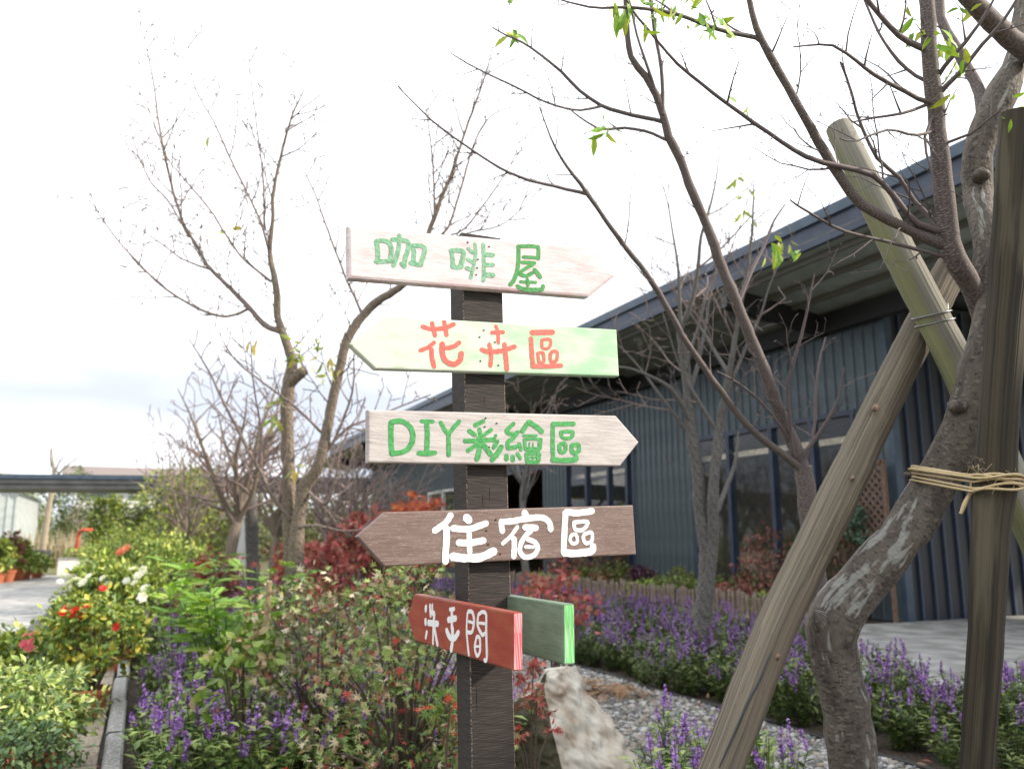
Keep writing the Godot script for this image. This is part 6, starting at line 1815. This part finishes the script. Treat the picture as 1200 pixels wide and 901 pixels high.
	var front := [
		[Vector3(9.15, 0, -10.6), 1.35, 0.5, az, "reddish azalea bush before the window panes"],
		[Vector3(9.25, 0, -9.2), 1.3, 0.45, [Color(0.16, 0.07, 0.05), Color(0.1, 0.06, 0.04), Color(0.08, 0.1, 0.03)], "dark brownish bush under the lattice"],
		[Vector3(9.2, 0, -15.9), 1.75, 0.4, [Color(0.14, 0.07, 0.045), Color(0.1, 0.09, 0.04), Color(0.2, 0.08, 0.05)], "tall brown leaved shrub behind the brown board end"],
		[Vector3(9.1, 0, -13.1), 0.55, 0.5, [Color(0.12, 0.15, 0.02), Color(0.18, 0.2, 0.03)], "yellow green low bush against the ribbed wall"],
		[Vector3(9.1, 0, -12.0), 0.5, 0.45, [Color(0.1, 0.13, 0.02), Color(0.14, 0.17, 0.03)], "low olive bush under the window left of the azalea"],
		[Vector3(9.1, 0, -14.3), 0.6, 0.3, [Color(0.07, 0.025, 0.05), Color(0.1, 0.03, 0.06)], "dark purple low bush against the ribbed wall"],
		[Vector3(9.1, 0, -15.2), 0.65, 0.45, [Color(0.1, 0.13, 0.02), Color(0.16, 0.17, 0.03)], "low olive bush left of the purple bush"],
		[Vector3(9.1, 0, -17.2), 0.8, 0.6, az, "reddish low bush under the second window"],
		[Vector3(9.3, 1.0, -9.05), 0.7, 0.25, [Color(0.09, 0.16, 0.1), Color(0.14, 0.22, 0.14)], "grey green climbing plant on the lattice"],
		[Vector3(9.2, 0, -11.3), 0.6, 0.35, [Color(0.08, 0.12, 0.03), Color(0.22, 0.09, 0.06)], "low mixed bush left of the reddish azalea"],
	]
	for k in 7:
		front.append([Vector3(7.75 + 0.25 * (k % 2), 0, -8.9 - 1.15 * k), 0.42 + 0.06 * (k % 3), 0.42, [hedge, az, [Color(0.1, 0.14, 0.03), Color(0.16, 0.2, 0.04)]][k % 3], ["low green plant just behind the stick fence, nearest the porch", "low reddish plant behind the stick fence, second from the porch", "low olive plant behind the stick fence, third from the porch", "low green plant behind the stick fence, fourth from the porch", "low reddish plant behind the stick fence, fifth from the porch", "low olive plant behind the stick fence, sixth from the porch", "low green plant behind the stick fence, farthest from the porch"][k]])
	for k in front.size():
		var q: Array = front[k]
		shrub("garden_shrub", q[4], "shrub", q[0], q[1], q[2], 46, 26, M.m_small, 0.07, q[3], 1000 + k, 0)
	# small bare twig plants in the bed
	shrub("twiggy_plant", "small twiggy plant in the bed before the stick fence", "plant", g.call(735, 8.2), 0.75, 0.14, 6, 4, M.m_small, 0.05, [Color(0.12, 0.1, 0.06)], 1050, 0)
	# stick fence
	var fo := thing("stick_fence", "low fence of short upright sticks along the back of the flower bed", "fence", Vector3(6.8, 0, -12))
	var sm := []
	for v in 4:
		var sb := MB.new()
		sb.tube(PackedVector3Array([Vector3(0, -0.05, 0), Vector3(0.004 * v, 0.2, 0.003), Vector3(0, 0.36 + 0.012 * v, 0)]), PackedFloat32Array([0.026, 0.027, 0.024]), 7)
		sm.append(sb.mesh())
	for k in 150:
		var s := part("stick", sm[rng.randi() % 4], M.stick, fo, Vector3(rng.randf_range(-0.008, 0.008), 0, 4.8 - 0.074 * k))
		s.scale = Vector3(1, rng.randf_range(1.2, 1.38), 1)
		s.rotation = Vector3(rng.randf_range(-0.04, 0.04), rng.randf() * 6, rng.randf_range(-0.04, 0.04))
	for y in [0.12, 0.27]:
		b = MB.new()
		b.tube(PackedVector3Array([Vector3(6.835, y, -7.2), Vector3(6.835, y, -12), Vector3(6.835, y, -18.2)]), PackedFloat32Array([0.008, 0.008, 0.008]), 5)
		build(b, "wire", M.wire, fo)
	# lattice trellis
	var la := thing("lattice_trellis", "tan wooden diagonal lattice trellis at the corner of the building", "trellis", Vector3(9.42, 0, -8.85))
	var fr := 0.05
	for q in [[Vector3(9.42, 2.2, -9.3), Vector3(9.42, 2.2, -8.5)], [Vector3(9.42, 1.2, -9.3), Vector3(9.42, 1.2, -8.5)], [Vector3(9.42, 0, -9.3), Vector3(9.42, 2.23, -9.3)], [Vector3(9.42, 0, -8.5), Vector3(9.42, 2.23, -8.5)]]:
		b = MB.new()
		b.bar(q[0], q[1], 0.05, 0.05, Vector3.RIGHT)
		build(b, "frame", M.brown_wood, la)
	for s in [1, -1]:
		for k in range(-7, 8):
			var c0 := -8.9 + 0.125 * k
			var z0 := maxf(-9.28, c0 - 0.5); var z1 := minf(-8.52, c0 + 0.5)
			if z1 - z0 < 0.08: continue
			var ya: float = 1.7 + s * (z0 - c0); var yb: float = 1.7 + s * (z1 - c0)
			b = MB.new()
			b.bar(Vector3(9.42 + 0.006 * s, ya, z0), Vector3(9.42 + 0.006 * s, yb, z1), 0.011, 0.032, Vector3(0, 1, 0))
			build(b, "slat", M.brown_wood, la)
	# rock
	rock()
	# dried fern fronds on the gravel edge
	k2 = 0
	for q in [[700, 775, 6.2, "upper heap of dried orange fern fronds behind the rock"], [722, 793, 6.0, "lower heap of dried orange fern fronds behind the rock"]]:
		var base := at(q[0], q[1], q[2])
		base.y = 0.03
		var o := thing("dried_fern", q[3], "dead leaves", base)
		var xf := []
		for j in 26:
			var a := rng.randf() * TAU
			xf.append(leaf_place(base + Vector3(rng.randf_range(-0.2, 0.2), rng.randf_range(0.02, 0.09), rng.randf_range(-0.1, 0.1)), Vector3(cos(a), rng.randf_range(-0.3, 0.1), sin(a)), Vector3.UP, rng.randf_range(0.09, 0.16)))
		attach_leaves(o, pin, xf, [Color(0.2, 0.1, 0.04), Color(0.26, 0.12, 0.045), Color(0.3, 0.17, 0.07)], rng, 26)
		k2 += 1

func pot_at(p: Vector3, r: float, h: float, label: String) -> void:
	var o := thing("flower_pot", label, "pot", p)
	var b := MB.new()
	var rows := []
	for q in [[0.72, 0.0], [0.98, 0.8], [1.08, 0.8], [1.1, 1.0], [0.98, 1.0], [0.94, 0.85]]:
		var row := PackedVector3Array()
		for j in 21:
			var a := TAU * (j % 20) / 20
			row.append(p + Vector3(cos(a) * r * q[0], h * q[1], -sin(a) * r * q[0]))
		rows.append(row)
	b.sheet(rows, true)
	build(b, "pot", M.terracotta, o)
	b = MB.new()
	b.tube(PackedVector3Array([p + Vector3(0, h * 0.7, 0), p + Vector3(0, h * 0.88, 0)]), PackedFloat32Array([r * 0.93, r * 0.93]), 16)
	build(b, "soil", M.soil, o)

func rock() -> void:
	var c := at(656, 985, 4.0)
	c.y = 0
	var o := thing("rock", "pale pointed rock with a dark mossy left face beside the post", "rock", c)
	var n := noise(1.1, 88, FastNoiseLite.TYPE_SIMPLEX_SMOOTH, 4)
	# the rock's own axes: right and towards the camera
	var right: Vector3 = look * Vector3.RIGHT
	var front: Vector3 = Vector3(-right.z, 0, right.x) * -1.0
	if front.dot(EYE - c) < 0: front = -front
	# a wedge: the ridge runs from the peak down to the front; ring of base points, climbing to the peak
	var base := [Vector2(-0.42, 0.05), Vector2(-0.24, 0.26), Vector2(0.03, 0.3), Vector2(0.32, 0.22), Vector2(0.48, 0.0), Vector2(0.34, -0.28), Vector2(-0.05, -0.34), Vector2(-0.32, -0.2)]
	var tops := [Vector2(-0.24, 0.0), Vector2(-0.16, 0.05), Vector2(-0.08, 0.07), Vector2(0.04, 0.06), Vector2(0.09, 0.0), Vector2(0.04, -0.06), Vector2(-0.06, -0.08), Vector2(-0.19, -0.06)]
	var hs := [0.4, 0.43, 0.47, 0.53, 0.55, 0.53, 0.5, 0.45]
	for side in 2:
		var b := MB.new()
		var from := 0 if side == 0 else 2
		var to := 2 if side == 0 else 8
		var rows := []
		for j in 61:
			var f := j / 60.0
			var row := PackedVector3Array()
			for k in (to - from) * 20 + 1:
				var e := from + k / 20.0
				var i0 := int(e) % 8; var i1 := (int(e) + 1) % 8; var g := e - int(e)
				var bb: Vector2 = base[i0].lerp(base[i1], g); var tt: Vector2 = tops[i0].lerp(tops[i1], g)
				var hh: float = lerpf(hs[i0], hs[i1], g)
				var ff := minf(f / 0.88, 1.0)
				var q := bb.lerp(tt, ff)
				var y := hh * ff - 0.03
				if f > 0.88:
					var cc := Vector2(-0.04, 0.02)
					q = q.lerp(cc, (f - 0.88) / 0.12)
					y = lerpf(y, 0.5, (f - 0.88) / 0.12)
				var w := c + right * q.x + front * q.y + Vector3(0, y, 0)
				var d := n.get_noise_3dv(w * 3.0) * 0.05 + n.get_noise_3dv(w * 10.0) * 0.014 + n.get_noise_3dv(w * 40.0) * 0.0015
				var step := floorf(n.get_noise_3dv(w * 2.2 + Vector3(9, 0, 0)) * 6.0) * 0.006
				w += (right * q.x + front * q.y).normalized() * (d + step) * (1.0 if f < 0.97 else 0.2) + Vector3(0, d * 0.4, 0)
				row.append(w)
			rows.append(row)
		b.sheet(rows, false)
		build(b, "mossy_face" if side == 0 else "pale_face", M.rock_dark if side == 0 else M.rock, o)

# ------------------------------------------------------------------ camera, sky, sun
func make_sky() -> Sky:
	var W := 1024; var H := 512
	var im := Image.create(W, H, false, Image.FORMAT_RGBF)
	var n := noise(1.0, 6, FastNoiseLite.TYPE_SIMPLEX_SMOOTH, 5)
	for y in H:
		var el := PI / 2 - PI * (y + 0.5) / H
		for x in W:
			var az := TAU * x / W
			var d := Vector3(cos(el) * cos(az), sin(el), cos(el) * sin(az))
			var c := Vector3(SKY_TOP * 0.97, SKY_TOP, SKY_TOP * 1.04)
			if el > 0:
				var v := n.get_noise_3d(d.x * 1.3, d.y * 6.0, d.z * 1.3) + 0.3 * n.get_noise_3d(d.x * 4, d.y * 22.0, d.z * 4)
				var k := clampf(0.35 + 1.1 * v, 0, 1) * clampf(1.0 - el / 0.75, 0, 1)
				c = c.lerp(Vector3(0.47, 0.5, 0.57), k)
				c = c.lerp(Vector3(0.41, 0.455, 0.55), (1.0 - smoothstep(0.07, 0.34, el)) * clampf(0.8 + 0.9 * v, 0.3, 1.0))
			else:
				c = Vector3(0.3, 0.29, 0.26)
			im.set_pixel(x, y, Color(c.x, c.y, c.z))
	var m := PanoramaSkyMaterial.new()
	m.panorama = ImageTexture.create_from_image(im)
	var s := Sky.new()
	s.sky_material = m
	return s
